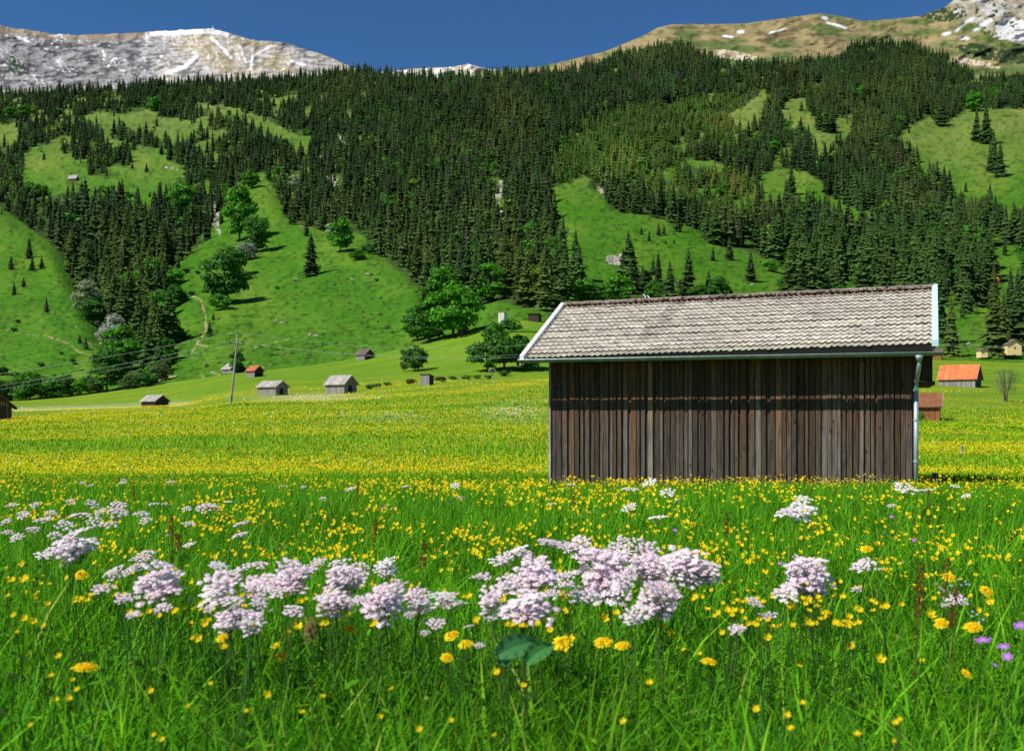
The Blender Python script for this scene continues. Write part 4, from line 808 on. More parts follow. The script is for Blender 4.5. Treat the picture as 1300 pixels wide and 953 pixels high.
# ------------------------------------------------------------------ small field huts
WALLC = {'grey': (.27, .26, .25), 'brown': (.11, .075, .05), 'red': (.30, .12, .05), 'dark': (.06, .042, .032), 'yellow': (.70, .52, .22), 'white': (.6, .58, .55)}
ROOFC = {'grey': (.30, .28, .25), 'red': (.42, .11, .045), 'orange': (.55, .15, .05), 'brown': (.20, .082, .036), 'purple': (.12, .075, .075), 'tan': (.40, .30, .22), 'dark': (.09, .065, .05)}
def hut(px, py, tn, L, Wd, hw, hr, psi, wall, rf, label, name='field_hut', hill=False, mono=False, door=True, ov=.3, group='small timber huts on the meadow', gable_c=None, base=None):
    """px,py: foot of the corner shared by the long face (to the left) and the right gable"""
    if base is not None: P0 = base
    elif hill: P0, t = Wh(px, py)
    else: t = gsolve(px, py, tn); P0 = on_ground(px, t)
    k = t/tn if base is None and not hill else 1.0; L, Wd, hw, hr, ov = L*k, Wd*k, hw*k, hr*k, ov*k
    o = empty(name, P0, -math.radians(psi)); r = random.Random(int(px*7)); wc = WALLC[wall]; gc = WALLC[gable_c or wall]; m = MB(); pit = hr/(Wd/2)  # a darker gable_c paints in the shade of the unlit end
    def bc(c): g = .72+.5*r.random(); return tuple(v*g for v in c)
    x = -L; sp = max(.16, L/22)
    zt = (lambda y: hw) if not mono else (lambda y: hw+hr*(1-y/Wd))
    while x < -.01:
        x1 = min(x+sp, 0); q = r.random()*.02; m.box(x+.01, x1-.01, -q, .03, -.6, hw+(hr if mono else 0), bc(wc)); m.box(x+.01, x1-.01, Wd-.03, Wd+q, -.6, hw, bc(wc)); x += sp
    for X0 in (-.03, -L):
        y = .03
        while y < Wd-.04:
            y1 = min(y+sp, Wd-.03); f = (lambda yy: hw+pit*min(yy, Wd-yy)) if not mono else zt; q = r.random()*.02
            P = [(y+.01, -.6), (y1-.01, -.6), (y1-.01, f(y1)-.01)]+([(Wd/2, hw+hr-.01)] if (not mono and y < Wd/2 < y1) else [])+[(y+.01, f(y)-.01)]
            m.prism(P, X0-(q if X0 == -L else 0), X0+.03+(q if X0 != -L else 0), bc(gc)); y += sp
    m.build('wall', M['plank' if wall not in ('yellow', 'white') else 'attr'], o)
    m = MB(); c = ROOFC[rf]; th = .09
    if mono:
        P = [(-ov, hw+hr+.06+ov*hr/Wd), (Wd+ov, hw+.06-ov*hr/Wd), (Wd+ov, hw+.14-ov*hr/Wd), (-ov, hw+hr+.14+ov*hr/Wd)]; m.prism(P, -L-ov, ov, c)
    else:
        nr = max(4, int(L/.5))
        for s in (0, 1):
            for i in range(nr):
                X0 = -L-ov+(L+2*ov)*i/nr; X1 = -L-ov+(L+2*ov)*(i+1)/nr; g = .85+.3*r.random(); e = r.random()*.02
                P = [(-ov, hw-ov*pit+.03), (Wd/2+.0, hw+hr+.03), (Wd/2, hw+hr+.03+th+e), (-ov-.02, hw-ov*pit+.03+th+e)]
                if s: P = [(Wd-a, b) for a, b in P][::-1]
                m.prism(P, X0+.003, X1-.003, tuple(v*g for v in c))
    rfo = m.build('roof', M['far'], o)
    if not mono:
        for X0 in (-L-ov-.05, ov+.004):
            m = MB()
            P = [(-ov-.03, hw-ov*pit-.06), (Wd/2, hw+hr-.06), (Wd+ov+.03, hw-ov*pit-.06), (Wd+ov+.03, hw-ov*pit+.12), (Wd/2, hw+hr+.12), (-ov-.03, hw-ov*pit+.12)]
            m.prism(P, X0, X0+.045, (.33, .31, .29)); m.build('barge_board', M['far'], rfo)
    if door:
        m = MB(); m.box(.022, .05, Wd*.3, Wd*.62, 0, hw*.85, (.035, .025, .02)); m.build('door', M['far'], o)
    tag(o, label, 'hut' if name == 'field_hut' else ('house' if name == 'house' else 'shed'), group); return o
hut(350, 502, 190, 4.9, 3.2, 1.75, 1.05, 32, 'grey', 'grey', 'grey hut with broad shingled roof right of the leaning pole')
hut(437, 500, 165, 4.3, 3.0, 1.75, 1.35, 34, 'grey', 'grey', 'tall grey hut with steep pale roof standing out in the open meadow')
hut(197, 523, 188, 4.2, 3.0, 1.75, 1.05, 34, 'dark', 'grey', 'low grey hut sunk behind the yellow flower swell', gable_c='dark')
hut(323, 479, 250, 2.9, 2.9, 1.75, 1.2, 34, 'grey', 'red', 'little grey hut with a bright red roof behind the pole', gable_c='dark')
hut(298, 474, 255, 4.8, 3.6, 1.25, 1.35, 34, 'grey', 'grey', 'grey roofed hut half hidden behind the leaning pole', gable_c='dark')
hut(463, 457, 258, 3.0, 3.4, 1.6, 1.35, 36, 'grey', 'purple', 'small hut with dark purple roof high on the middle meadow', gable_c='brown')
hut(545, 489, 170, 1.9, 1.3, 1.45, .35, 32, 'grey', 'dark', 'narrow lean-to shed with slanting roof on the meadow bank', 'shed', mono=True, door=False, ov=.15, gable_c='dark')
hut(684, 409, 262, 3.0, 2.2, 1.7, .5, 20, 'dark', 'dark', 'dark open shed peeping above the barn verge', 'shed', mono=True, ov=.25, door=False)
hut(588, 425, 262, 1.7, 2.2, 1.8, .9, 30, 'brown', 'dark', 'brown hut tucked under the big bright green tree', gable_c='brown')
hut(1238, 492, 180, 6.2, 5.4, 1.75, 2.5, 36, 'grey', 'orange', 'hut with bright orange roof and grey wall on the right meadow', gable_c='brown')
hut(1193, 534, 115, 4.6, 3.4, 1.75, 1.4, 24, 'red', 'brown', 'red brown plank hut with brown tiled roof beside the barn drainpipe')
hut(1195, 452, 262, 2.4, 2.0, 2.2, .7, 30, 'red', 'dark', 'small dark red hut between barn gutter and spruce trunks')
hut(88, 231, 0, 3.6, 3.4, 2.0, 1.4, 25, 'dark', 'grey', 'lone dark hut with grey roof on the high left clearing', hill=True) if False else None
Pq, dq = Wh(97, 230); hut(97, 230, 0, 13*dq/F, 4, 4*dq/F, 4.5*dq/F, 16, 'dark', 'grey', 'lone dark hut with grey roof on the high left clearing', base=Pq, door=False)
hut(192, 480, 262, 4.2, 3, 1.5, .9, 15, 'dark', 'tan', 'pinkish tan shed roof showing over bushes at the valley foot', 'shed', mono=True, door=False)
hut(640, 402, 264, 1.8, 1.8, 2.2, .25, 30, 'white', 'grey', 'small whitish concrete box on the mound above the meadow', 'shed', mono=True, ov=.03, door=False)
# big barn cut by left edge: gable faces us
def left_barn():
    t = gsolve(10, 534, 110); k = t/F; o = empty('field_hut', on_ground(15, t), .50); m = MB(); r = random.Random(2); Wd = 62*k; hw = 20*k; hr = 26*k
    x = -Wd
    while x < -.01:
        x1 = min(x+.22, 0); f = lambda a: hw+hr*min(-a, Wd+a)/(Wd/2); g = .7+.5*r.random(); c = tuple(v*g for v in ((.20, .115, .065) if r.random() < .4 else (.085, .055, .04)))
        m.prism([(x+.01, -.6), (x1-.01, -.6), (x1-.01, f(x1)), (x+.01, f(x))], 0, .06, c, ax=1); x += .22
    m.prism([(-.05, -.6), (0, -.6), (0, hw), (-.05, hw)], .06, 7, (.09, .06, .04), ax=1); m.prism([(-Wd, -.6), (-Wd+.05, -.6), (-Wd+.05, hw), (-Wd, hw)], .06, 7, (.09, .06, .04), ax=1); m.box(-Wd, 0, 7, 7.06, -.6, hw, (.09, .06, .04)); m.build('wall', M['plank'], o)
    m = MB()
    for s in (0, 1):
        P = [(.55, hw-.5+.03), (-Wd/2, hw+hr+.06), (-Wd/2, hw+hr+.22), (.57, hw-.5+.17)]
        if s: P = [(-Wd-a, b) for a, b in P][::-1]
        m.prism(P, -.7, 7.5, (.12, .085, .06), ax=1)
    m.build('roof', M['far'], o); m = MB(); m.box(-Wd*.42, -Wd*.25, -.05, -.01, 0, hw*.9, (.03, .022, .016)); m.build('door', M['far'], o)
    tag(o, 'dark brown barn cut by the left picture edge', 'hut', 'small timber huts on the meadow')
left_barn()
# yellow house (gable to us) and its small neighbour
def yellow(px0, px1, py, pe, pr, t, lb, name='house'):
    k = t/F; P0 = W((px0+px1)/2, py, t); w = (px1-px0)/2*k; h = (py-pe)*k; r = (pe-pr)*k; o = empty(name, P0, 0); m = MB()
    m.prism([(-w, -1), (w, -1), (w, h), (0, h+r*.92), (-w, h)], 0, 7 if name == 'house' else 2.5, (.78, .58, .27), ax=1); m.build('wall', M['attr'], o); m = MB(); D_ = 7.4 if name == 'house' else 2.7
    for s in (1, -1): m.prism([(s*(w*1.12), h-.1*r-.05), (0, h+r*.95), (0, h+r*.95+.28), (s*(w*1.14), h-.1*r+.2)][::s], -.35, D_, (.16, .12, .11), ax=1)
    m.build('roof', M['far'], o)
    if name == 'house':
        m = MB(); m.box(-.2, .35, -.06, -.01, h*.35, h*.7, (.16, .12, .09)); m.build('window', M['far'], o)
    tag(o, lb, 'house' if name == 'house' else 'shed'); return o
yellow(1279, 1297, 446, 437, 431, 270, 'pale yellow house with dark gable roof under the tall spruces')
yellow(1245, 1254, 449, 445, 443, 268, 'tiny cream shed under the brown spruce left of the yellow house', 'shed')
# orange round marker among the right spruces
m = MB(); pts = []; dd = float(hillD(1265, 372))-14; s = 4.2*dd/F
m.tube([(0, 0, -s), (0, 0, -s*.8), (0, 0, -s*.3), (0, 0, s*.3), (0, 0, s*.8), (0, 0, s)], [.2*s, .6*s, .95*s, .95*s, .6*s, .1*s], 12, (.75, .22, .05)); m.tube([(0, 0, -s*.9), (0, 0, -16)], .12, 5, (.3, .3, .3))
o = m.build('balloon', M['attr'], None, True); o.location = W(1265, 356, dd); tag(o, 'small orange round balloon showing among the dark spruces on the right', 'balloon')
# wayside cross with a little roof
def cross():
    t = gsolve(625, 485, 172); k = t/F; o = empty('wayside_cross', on_ground(625, t), .2); m = MB(); m.box(-.5*k, .5*k, -.08, .08, -.3, 16*k, (.45, .42, .38)); m.build('post', M['far'], o)
    m = MB(); m.box(-3*k, 3*k, -.06, .06, 12*k, 13*k, (.4, .37, .33)); m.build('crossbar', M['far'], o); m = MB()
    for s in (1, -1): m.prism([(s*4.5*k, 13.5*k), (0, 17.5*k), (0, 18.5*k), (s*5*k, 14.3*k)][::s], -.3, .3, (.38, .3, .27), ax=1)
    m.build('roof', M['far'], o); tag(o, 'small roofed wooden wayside cross in the meadow left of the barn', 'cross')
cross()
# summit marker on the left mountain
m = MB(); m.box(-6, 6, -2, 2, -6, 5, (.75, .77, .8)); m.box(-1, 1, -1, 1, 5, 16, (.5, .5, .5)); o = m.build('summit_hut', M['attr']); o.location = W(270, 38, 3690); tag(o, 'tiny summit hut on the crest of the snowy rock mountain', 'hut')
# ------------------------------------------------------------------ power line
def pole(pb, pt, t, label):
    P0 = on_ground(pb[0], t); top = W(pt[0], pt[1], t); v = top-P0; H = np.linalg.norm(v); o = empty('utility_pole', P0); k = t/F
    m = MB(); m.tube([-v*.03, v*.5, v], [.17, .14, .11], 8, (.30, .27, .23)); m.build('pole', M['far'], o)
    m = MB(); f = .86; c = v*f; a = np.array((.92, .38, 0)); m.tube([c-a*.95+(0, 0, .08), c+a*.95-(0, 0, .08)], .06, 5, (.13, .12, .11)); m.tube([c-a*.3, c-v*.06], .03, 4, (.13, .12, .11)); m.tube([c+a*.3, c-v*.06], .03, 4, (.13, .12, .11)); m.build('crossarm', M['far'], o)
    pts = []
    for q in (v, c-a*.9+(0, 0, .08), c+a*.9-(0, 0, .08)):
        m = MB(); m.tube([q, q+(0, 0, .10), q+(0, 0, .22), q+(0, 0, .34)], [.03, .10, .085, .10], 8, (.10, .08, .06)); m.build('insulator', M['far'], o); pts.append(P0+q+np.array((0, 0, .3)))
    m = MB(); m.tube([v*.0+(-.05, -.1, -.2), v*.13+(-.05, -.1, 0)], [.13, .12], 6, (.33, .31, .28)); m.build('pole_stub', M['far'], o)
    tag(o, label, 'pole'); return pts
tp = gsolve(293, 513, 125); pp = pole((293, 513), (302, 424), tp, 'leaning wooden utility pole with crossarm in the open meadow')
tops = [(425, 398), (437, 417), (441, 419)]
for i, nm in enumerate(('top cable strung from the leaning pole tip across the meadow', 'left lower cable strung from the pole crossarm across the meadow', 'right lower cable strung from the pole crossarm across the meadow')):
    A = pp[i]; zoff = [0, 20, 23][i]; Bp = W(900, 397+zoff, 150); Cp = W(1520, 428+zoff*.7, 175); Lp = W(-260, [500, 520, 525][i], 150)
    pts = []
    for S, T, sag, n in ((Lp, A, 1.2, 16), (A, Bp, 3.6-.5*(i > 0), 26), (Bp, Cp, 1.0, 26)):
        for k in range(n): f = k/n; pts.append(S*(1-f)+T*f-np.array((0, 0, 4*sag*f*(1-f))))
    pts.append(Cp); m = MB(); m.tube(pts, .012, 4, (.5, .5, .5)); tag(m.build('power_cable', M['wire']), nm, 'cable', 'power cables over the meadow')
# ------------------------------------------------------------------ grass
def blades(name, x, y, h, w, col, lean, seg=(0, .38, .72, 1.0), label=None):
    n = len(x); z = ground(x, y); az = rng.uniform(0, 2*PI, n); wa = az+PI/2+rng.normal(0, .5, n); wx, wy = np.cos(wa), np.sin(wa)
    V = np.zeros((n, 7, 3)); C = np.zeros((n, 7, 3)); kk = 0
    for i, s in enumerate(seg):
        d = lean*h*s**1.8; zz = z+h*s*(1-.35*lean*s); cx = x+np.cos(az)*d; cy = y+np.sin(az)*d; ww = w*(1-s*.15 if s < .9 else 0)*(1 if s < .5 else .75)*.5; sh = .55+.6*s
        if i < 3:
            V[:, kk] = np.stack([cx-wx*ww, cy-wy*ww, zz-.01*(s == 0)], 1); V[:, kk+1] = np.stack([cx+wx*ww, cy+wy*ww, zz-.01*(s == 0)], 1); C[:, kk] = col; C[:, kk+1] = col; kk += 2
        else: V[:, kk] = np.stack([cx, cy, zz], 1); C[:, kk] = col*np.array((1.15, 1.05, 1))
    b = (np.arange(n)*7)[:, None]
    q = np.concatenate([b+np.array([0, 1, 3, 2]), b+np.array([2, 3, 5, 4])]); t = b+np.array([4, 5, 6])
    me = mesh_from(name, V.reshape(-1, 3), [q, t], M['grass'], C.reshape(-1, 3)); return link(name, me)
def scatter(n, ta, tb, pw=1.0, lim=.62):
    """random points in the view wedge; density per area ~ t^-pw"""
    a = 2-pw; r = rng.random(n); t = (ta**a+(tb**a-ta**a)*r)**(1/a); x = rng.uniform(-lim, lim, n)*t+rng.uniform(-.3, .3, n); return x, t
def gcol(n, x, y):
    base = np.array([(.075, .28, .006), (.10, .34, .008), (.035, .16, .006), (.17, .40, .012), (.055, .23, .020), (.25, .38, .06)]); pr = [.32, .27, .2, .12, .07, .02]
    c = base[rng.choice(6, n, p=pr)]*rng.uniform(.75, 1.3, (n, 1)); k = fbm(x*1.3, y*1.3, 3); return c*(.85+.7*k[:, None])*np.array((1.1, 1, 1))
not_barn = lambda x, y: ~(((x-B0[0])*math.cos(PSI)-(y-B0[1])*math.sin(PSI) > -.05) & ((x-B0[0])*math.cos(PSI)-(y-B0[1])*math.sin(PSI) < LX+.05) & ((x-B0[0])*math.sin(PSI)+(y-B0[1])*math.cos(PSI) > -.02) & ((x-B0[0])*math.sin(PSI)+(y-B0[1])*math.cos(PSI) < 5.2))
def hgt(x, y): return np.interp(y, [0, 2, 5, 9, 16, 26, 60], [.30, .36, .40, .38, .28, .24, .24])*(.75+.5*fbm(x*.9+4, y*.9, 3))
x, y = scatter(250000, .75, 27, 1.25); k = not_barn(x, y); x, y = x[k], y[k]; n = len(x)
h = hgt(x, y)*rng.uniform(.45, 1.12, n); w = np.interp(y, [0, 3, 8, 27], [.0042, .0048, .0075, .014])*rng.uniform(.6, 1.5, n)
tag(blades('grass', x, y, h, w, gcol(n, x, y), rng.uniform(.1, .85, n)), 'tall lush green meadow grass in the foreground', 'grass', kind='stuff')
# the same sward to either side of the view, a little coarser
n = 130000; y = rng.uniform(-3, 27, n); sd = np.where(rng.random(n) < .5, -1, 1); x = sd*(.60*np.clip(y, 0, 99)+rng.random(n)**1.3*9+.2); k = not_barn(x, y); x, y, n = x[k], y[k], int(k.sum())
tag(blades('grass', x, y, hgt(x, y)*rng.uniform(.5, 1.1, n), rng.uniform(.008, .017, n), gcol(n, x, y), rng.uniform(.1, .8, n)), 'lush green meadow grass to either side', 'grass', kind='stuff')
# long arching wide blades nearest to us
x, y = scatter(2600, 1.2, 5, .8); n = len(x)
tag(blades('tall_grass', x, y, rng.uniform(.34, .52, n), rng.uniform(.006, .012, n), gcol(n, x, y)*1.1, rng.uniform(.3, 1.0, n)), 'long arching broad grass blades rising above the meadow', 'grass', kind='stuff')
# broad herb leaves low in the sward
x, y = scatter(26000, .9, 9, 1.0); n = len(x); z = ground(x, y); hh = rng.uniform(.04, .27, n)*hgt(x, y)/.36; a = rng.uniform(0, 6.28, n); L = rng.uniform(.015, .045, n); Wd = L*rng.uniform(.3, .6, n); ti = rng.uniform(-.2, .7, n)
ca, sa = np.cos(a), np.sin(a); V = np.zeros((n, 6, 3))
for i, (s, q) in enumerate(((0, 0), (.35, -1), (.75, -.8), (1.1, 0), (.75, .8), (.35, 1))):
    V[:, i] = np.stack([x+ca*s*L-sa*q*Wd*.5, y+sa*s*L+ca*q*Wd*.5, z+hh+ti*s*L-.3*s*s*L], 1)
me = mesh_from('herb_leaves', V.reshape(-1, 3), [np.arange(n*6).reshape(n, 6)], M['grass'], np.repeat(gcol(n, x, y)*.9, 6, 0)); tag(link('herb_leaves', me), 'small broad herb leaves between the grass', 'leaves', kind='stuff')
# farther grass: coarser tufts so the meadow has pile to the middle distance
x, y = scatter(90000, 24, 130, 1.4, .60); k = not_barn(x, y); x, y = x[k], y[k]; n = len(x)
tag(blades('meadow_grass', x, y, rng.uniform(.10, .28, n), np.interp(y, [24, 130], [.025, .11]), gcol(n, x, y)*np.array((1.75, 1.3, 1)), rng.uniform(.1, .6, n)), 'shorter meadow grass between barn and huts', 'grass', kind='stuff')

# ------------------------------------------------------------------ flowers
STEM = (.05, .13, .02)
def cup(seed, kind):
    r = random.Random(seed); m = MB()
    if kind == 'buttercup':       # five glossy overlapping petals in a shallow cup, radius 1
        for k in range(5):
            a = 2*PI*k/5+r.uniform(-.1, .1); ca, sa = math.cos(a), math.sin(a); g = r.uniform(.85, 1.1); c = (.90*g, .69*g, .005)
            P = lambda d, s, h: (ca*d-sa*s, sa*d+ca*s, h)
            up = r.uniform(.5, .85); m.face([P(.08, 0, -.1), P(.55, -.42, .1), P(.7, 0, .05)], c); m.face([P(.08, 0, -.1), P(.7, 0, .05), P(.55, .42, .1)], c); m.face([P(.55, -.42, .1), P(1, -.3, up), P(1.05, 0, up*.9), P(.7, 0, .05)], c); m.face([P(.7, 0, .05), P(1.05, 0, up*.9), P(1, .3, up), P(.55, .42, .1)], c)
        m.tube([(0, 0, -.1), (0, 0, .18)], [.2, .28], 6, (.55, .45, .02))
    elif kind == 'hawkbit':       # dandelion like rays
        for ring, (R, h, n) in enumerate(((1.0, .06, 18), (.76, .22, 15), (.48, .32, 9))):
            for k in range(n):
                a = 2*PI*(k+r.random()*.6)/n; ca, sa = math.cos(a), math.sin(a); q = R*r.uniform(.85, 1.1); w = .13; g = r.uniform(.8, 1.1); c = (.92*g, (.74-.05*ring)*g, .008)
                P = lambda d, s, hh: (ca*d-sa*s, sa*d+ca*s, hh); m.face([P(.05, -.04, .02), P(.05, .04, .02), P(q*.7, w, h+.08), P(q, w*.8, h), P(q*1.02, -w*.8, h), P(q*.7, -w, h+.08)], c)
        m.tube([(0, 0, -.45), (0, 0, -.2), (0, 0, .05)], [.12, .26, .22], 7, (.05, .12, .02))
    elif kind == 'geranium':
        for k in range(5):
            a = 2*PI*k/5; ca, sa = math.cos(a), math.sin(a); c = (.42, .13, .62); P = lambda d, s, h: (ca*d-sa*s, sa*d+ca*s, h); c0 = (.75, .60, .8)
            b = len(m.v); m.face([P(.08, 0, 0), P(.5, -.36, .10), P(.93, -.30, .14), P(1.05, 0, .12), P(.93, .30, .14), P(.5, .36, .10)], c); m.c[b] = c0
        m.tube([(0, 0, 0), (0, 0, .2)], [.08, .05], 5, (.7, .7, .5))
    return m.mesh(kind+'_mesh', M['petal'])
but = [cup(i, 'buttercup') for i in range(3)]; haw = [cup(10+i, 'hawkbit') for i in range(3)]; ger = [cup(20, 'geranium')]
def stem_mesh(seed, leafy=True):
    r = random.Random(seed); m = MB(); b = (r.uniform(-.03, .03), r.uniform(-.03, .03)); m.tube([(0, 0, -.02), (b[0], b[1], .5), (0, 0, 1)], [.0018, .0015, .0011], 4, STEM)
    if leafy:
        for k in range(3):
            a = r.random()*6.28; z = .2+.2*k; l = .03; m.face([(b[0], b[1], z), (b[0]+math.cos(a-.3)*l, b[1]+math.sin(a-.3)*l, z+.05), (b[0]+math.cos(a)*l*1.6, b[1]+math.sin(a)*l*1.6, z+.06), (b[0]+math.cos(a+.3)*l, b[1]+math.sin(a+.3)*l, z+.04)], STEM)
    return m.mesh('stem_mesh', M['grass'])
st = [stem_mesh(i) for i in range(4)]
def tsolve(px, py, hh):
    t = np.exp(np.linspace(math.log(1.0), math.log(30), 500)); e = HY-F*(ground((px-650)/F*t, t)+hh)/t; i = np.where(e <= py)[0]
    return float(t[i[0]]) if len(i) else 30.0
cnt = [0]
def flower(px, py, wpx, kind, label, group, hh=.42, name=None):
    t = tsolve(px, py, hh); P0 = on_ground(px, t); R = wpx/2*t/F; i = cnt[0]; cnt[0] += 1
    lst = {'buttercup': but, 'hawkbit': haw, 'geranium': ger}[kind]; o = empty(name or ('meadow_flower' if kind != 'geranium' else 'cranesbill'), P0, random.random()*6.28)
    s = link('stem', st[i % 4], o); s.scale = (1, 1, hh); b = link('blossom', lst[i % len(lst)], o); b.location = (0, 0, hh); b.scale = (R, R, R)
    b.rotation_mode = 'ZYX'; b.rotation_euler = (random.gauss(.5, .16 if wpx > 15 else .3), random.gauss(-.1, .2), random.random()*6.28); o.rotation_euler = (0, 0, 0)
    tag(o, label, 'flower', group); return o
BIG = [(108,850,38,'big yellow flower in the lower left corner'),(103,731,20,'yellow flower left of the first pink clump'),(32,736,16,'yellow flower low at the left edge above the corner bloom'),(14,738,13,'yellow flower nearest the left edge'),(282,810,18,'yellow flower under the hanging pink cluster'),(284,822,14,'lower yellow flower under the hanging pink cluster'),(357,834,20,'orange yellow flower left of the brown seed head'),(350,822,16,'upper yellow flower left of the brown seed head'),(377,797,16,'yellow flower just above the brown seed head'),(443,800,22,'yellow flower right of the brown seed head'),(573,808,24,'upper yellow flower left of the broad leaf'),(591,819,22,'right yellow flower left of the broad leaf'),(567,836,20,'lowest yellow flower left of the broad leaf'),
 (714,819,32,'wide yellow flower right of the broad leaf'),(766,816,30,'big yellow flower left of the touching pair'),(790,821,26,'yellow flower touching the big one right of the leaf'),(900,840,24,'lone yellow flower low in the middle right'),(767,785,13,'yellow bud like flower under the flat white umbel'),(782,779,13,'yellow flower just above the lower pink tuft'),(839,797,14,'round yellow flower right of the lower pink tuft'),(852,806,12,'small yellow flower beside the round one'),(982,798,14,'upper of two small yellow flowers at lower right'),(975,809,12,'lower of two small yellow flowers at lower right'),(1005,772,16,'orange yellow flower below the tall pink cluster'),(1081,823,14,'small yellow flower near the bottom right of centre'),(1117,838,16,'round yellow flower near the bottom right'),(1195,792,24,'yellow flower left of the wide one above the purple blooms'),(1235,797,28,'wide yellow flower above the purple blooms'),(1181,781,16,'orange yellow flower beside the taller yellow one'),(1252,751,22,'yellow flower near the right edge above the blooms'),(1204,733,22,'yellow flower above the blue specks'),(1257,765,12,'small yellow flower beneath the right edge one'),(1100,698,18,'left of two flat yellow flowers in the right meadow'),(1115,693,16,'right of two flat yellow flowers in the right meadow'),(1227,857,18,'yellow flower at the bottom right border'),(1228,698,14,'yellow flower under the red sorrel on the right'),(1035,717,20,'yellow flower half behind the tall pink cluster'),(950,715,12,'upper yellow flower left of the tall pink cluster'),(970,728,12,'lower yellow flower left of the tall pink cluster')]
for px, py, w, lb in BIG: flower(px, py, w*.85, 'hawkbit' if w >= 18 else 'buttercup', lb, 'yellow flowers in the foreground', random.uniform(.36, .44))
for px, py, w, lb in ((1248,814,22,'largest open purple flower at lower right'),(1274,822,16,'purple flower right of the largest one'),(1295,795,17,'purple flower at the right edge'),(1279,834,13,'lower purple flower right of the largest one'),(1263,845,9,'smallest purple flower at lower right')): flower(px, py, w, 'geranium', lb, 'purple flowers at lower right', .40)
for px, py in ((213,679),(242,691),(344,775),(487,645),(500,645),(857,673),(1132,656),(1160,686),(1170,684),(1122,677),(990,715),(262,641)): flower(px, py, 6, 'geranium', 'tiny purple flower scattered in the green meadow', 'tiny purple meadow flowers', .40)
# scattered yellow, with clumps; the ones showing largest are plants of their own
N0 = 2700; fx = []; fy = []
while len(fx) < N0:
    px = random.uniform(-20, 1320); py = 611+(random.random()**1.6)*185
    dn = float(fbm(px/70., py/22., 3)); right = np.interp(px, [0, 300, 650, 1000, 1300], [.8, 1, 1, .75, .55])
    if py > 712: right *= .30
    if random.random() < max(0, (dn-.33)*3.0)*right:
        k = 1 if random.random() < .5 else random.randint(2, 5)
        for _ in range(k): fx.append(px+random.gauss(0, 9)*(py-560)/120); fy.append(min(py+random.gauss(0, 3), 850))
for _ in range(46): fx.append(random.uniform(0, 1300)); fy.append(random.uniform(800, 945))
fx = np.array(fx); fy = np.array(fy); o_ = np.argsort(-fy); fx, fy = fx[o_], fy[o_]
for i in range(225):
    z_ = 'left part' if fx[i] < 430 else ('middle part' if fx[i] < 870 else 'right part')
    flower(fx[i], fy[i], random.uniform(5, 8.2)*np.interp(fy[i], [640, 720, 800], [.8, 1, 1.3]), 'buttercup', 'yellow buttercup among the grass in the '+z_+' of the near meadow', 'buttercups of the near meadow, '+z_, random.uniform(.36, .48))
def stuff_flowers(name, pts, label, tmpl, group=None):
    """pts rows: x,y,z,r ; tmpl mesh list"""
    VV = []; FF = {3: [], 4: [], 6: []}; CC = []; n0 = 0; var = rng.integers(0, len(tmpl), len(pts))
    for k, me in enumerate(tmpl):
        s = pts[var == k]; nv = len(me.vertices); bv = np.empty(nv*3, np.float32); me.vertices.foreach_get('co', bv); bv = bv.reshape(-1, 3); bc = np.empty(nv*4, np.float32); me.color_attributes['col'].data.foreach_get('color', bc); bc = bc.reshape(-1, 4)[:, :3]
        a = rng.uniform(0, 6.28, len(s)); ca, sa = np.cos(a)[:, None], np.sin(a)[:, None]; tx = rng.normal(0, .35, (len(s), 1)); ty = rng.normal(.45, .35, (len(s), 1)); R = s[:, 3:4]
        X0 = bv[:, 0]*ca-bv[:, 1]*sa; Y0 = bv[:, 0]*sa+bv[:, 1]*ca; Z0 = bv[:, 2]+X0*tx+Y0*ty
        VV.append(np.stack([X0*R+s[:, 0:1], Y0*R+s[:, 1:2], Z0*R+s[:, 2:3]], -1).reshape(-1, 3)); CC.append((bc[None]*rng.uniform(.85, 1.1, (len(s), 1, 1))).reshape(-1, 3)); of = (np.arange(len(s))*nv)[:, None]+n0
        for sz in FF:
            f = np.array([p.vertices[:] for p in me.polygons if len(p.vertices) == sz])
            if len(f): FF[sz].append((f[None]+of[:, :, None]).reshape(-1, sz))
        n0 += len(s)*nv
    me = mesh_from(name, np.concatenate(VV), [np.concatenate(f) for f in FF.values() if f], M['petal'], np.concatenate(CC)); return tag(link(name, me), label, 'flowers', kind='stuff')
P_ = []
for i in range(225, len(fx)):
    hh = random.uniform(.34, .46); t = tsolve(fx[i], fy[i], hh); q = on_ground(fx[i], t); P_.append((q[0], q[1], q[2]+hh, random.uniform(1.3, 2.5)*t/F*np.interp(fy[i], [610, 700], [.8, 1.2])))
x, y = scatter(7500, 6.5, 26, .35); k = not_barn(x, y) & (rng.random(len(x)) < np.clip(fbm(x*.35, y*.25+8, 3)*1.6-.1, .15, 1)); x, y = x[k], y[k]
n = 5000; ys_ = rng.uniform(-2, 26, n); xs_2 = np.where(rng.random(n) < .5, -1, 1)*(.58*np.clip(ys_, 0, 99)+rng.random(n)*9+.4); k = not_barn(xs_2, ys_); x = np.concatenate([x, xs_2[k]]); y = np.concatenate([y, ys_[k]])
z = ground(x, y)+hgt(x, y)*rng.uniform(.85, 1.15, len(x)); P_ = np.concatenate([np.array(P_), np.stack([x, y, z, rng.uniform(.006, .0095, len(x))], 1)])
stuff_flowers('yellow_flowers', P_, 'countless small yellow buttercups over the near meadow', but)
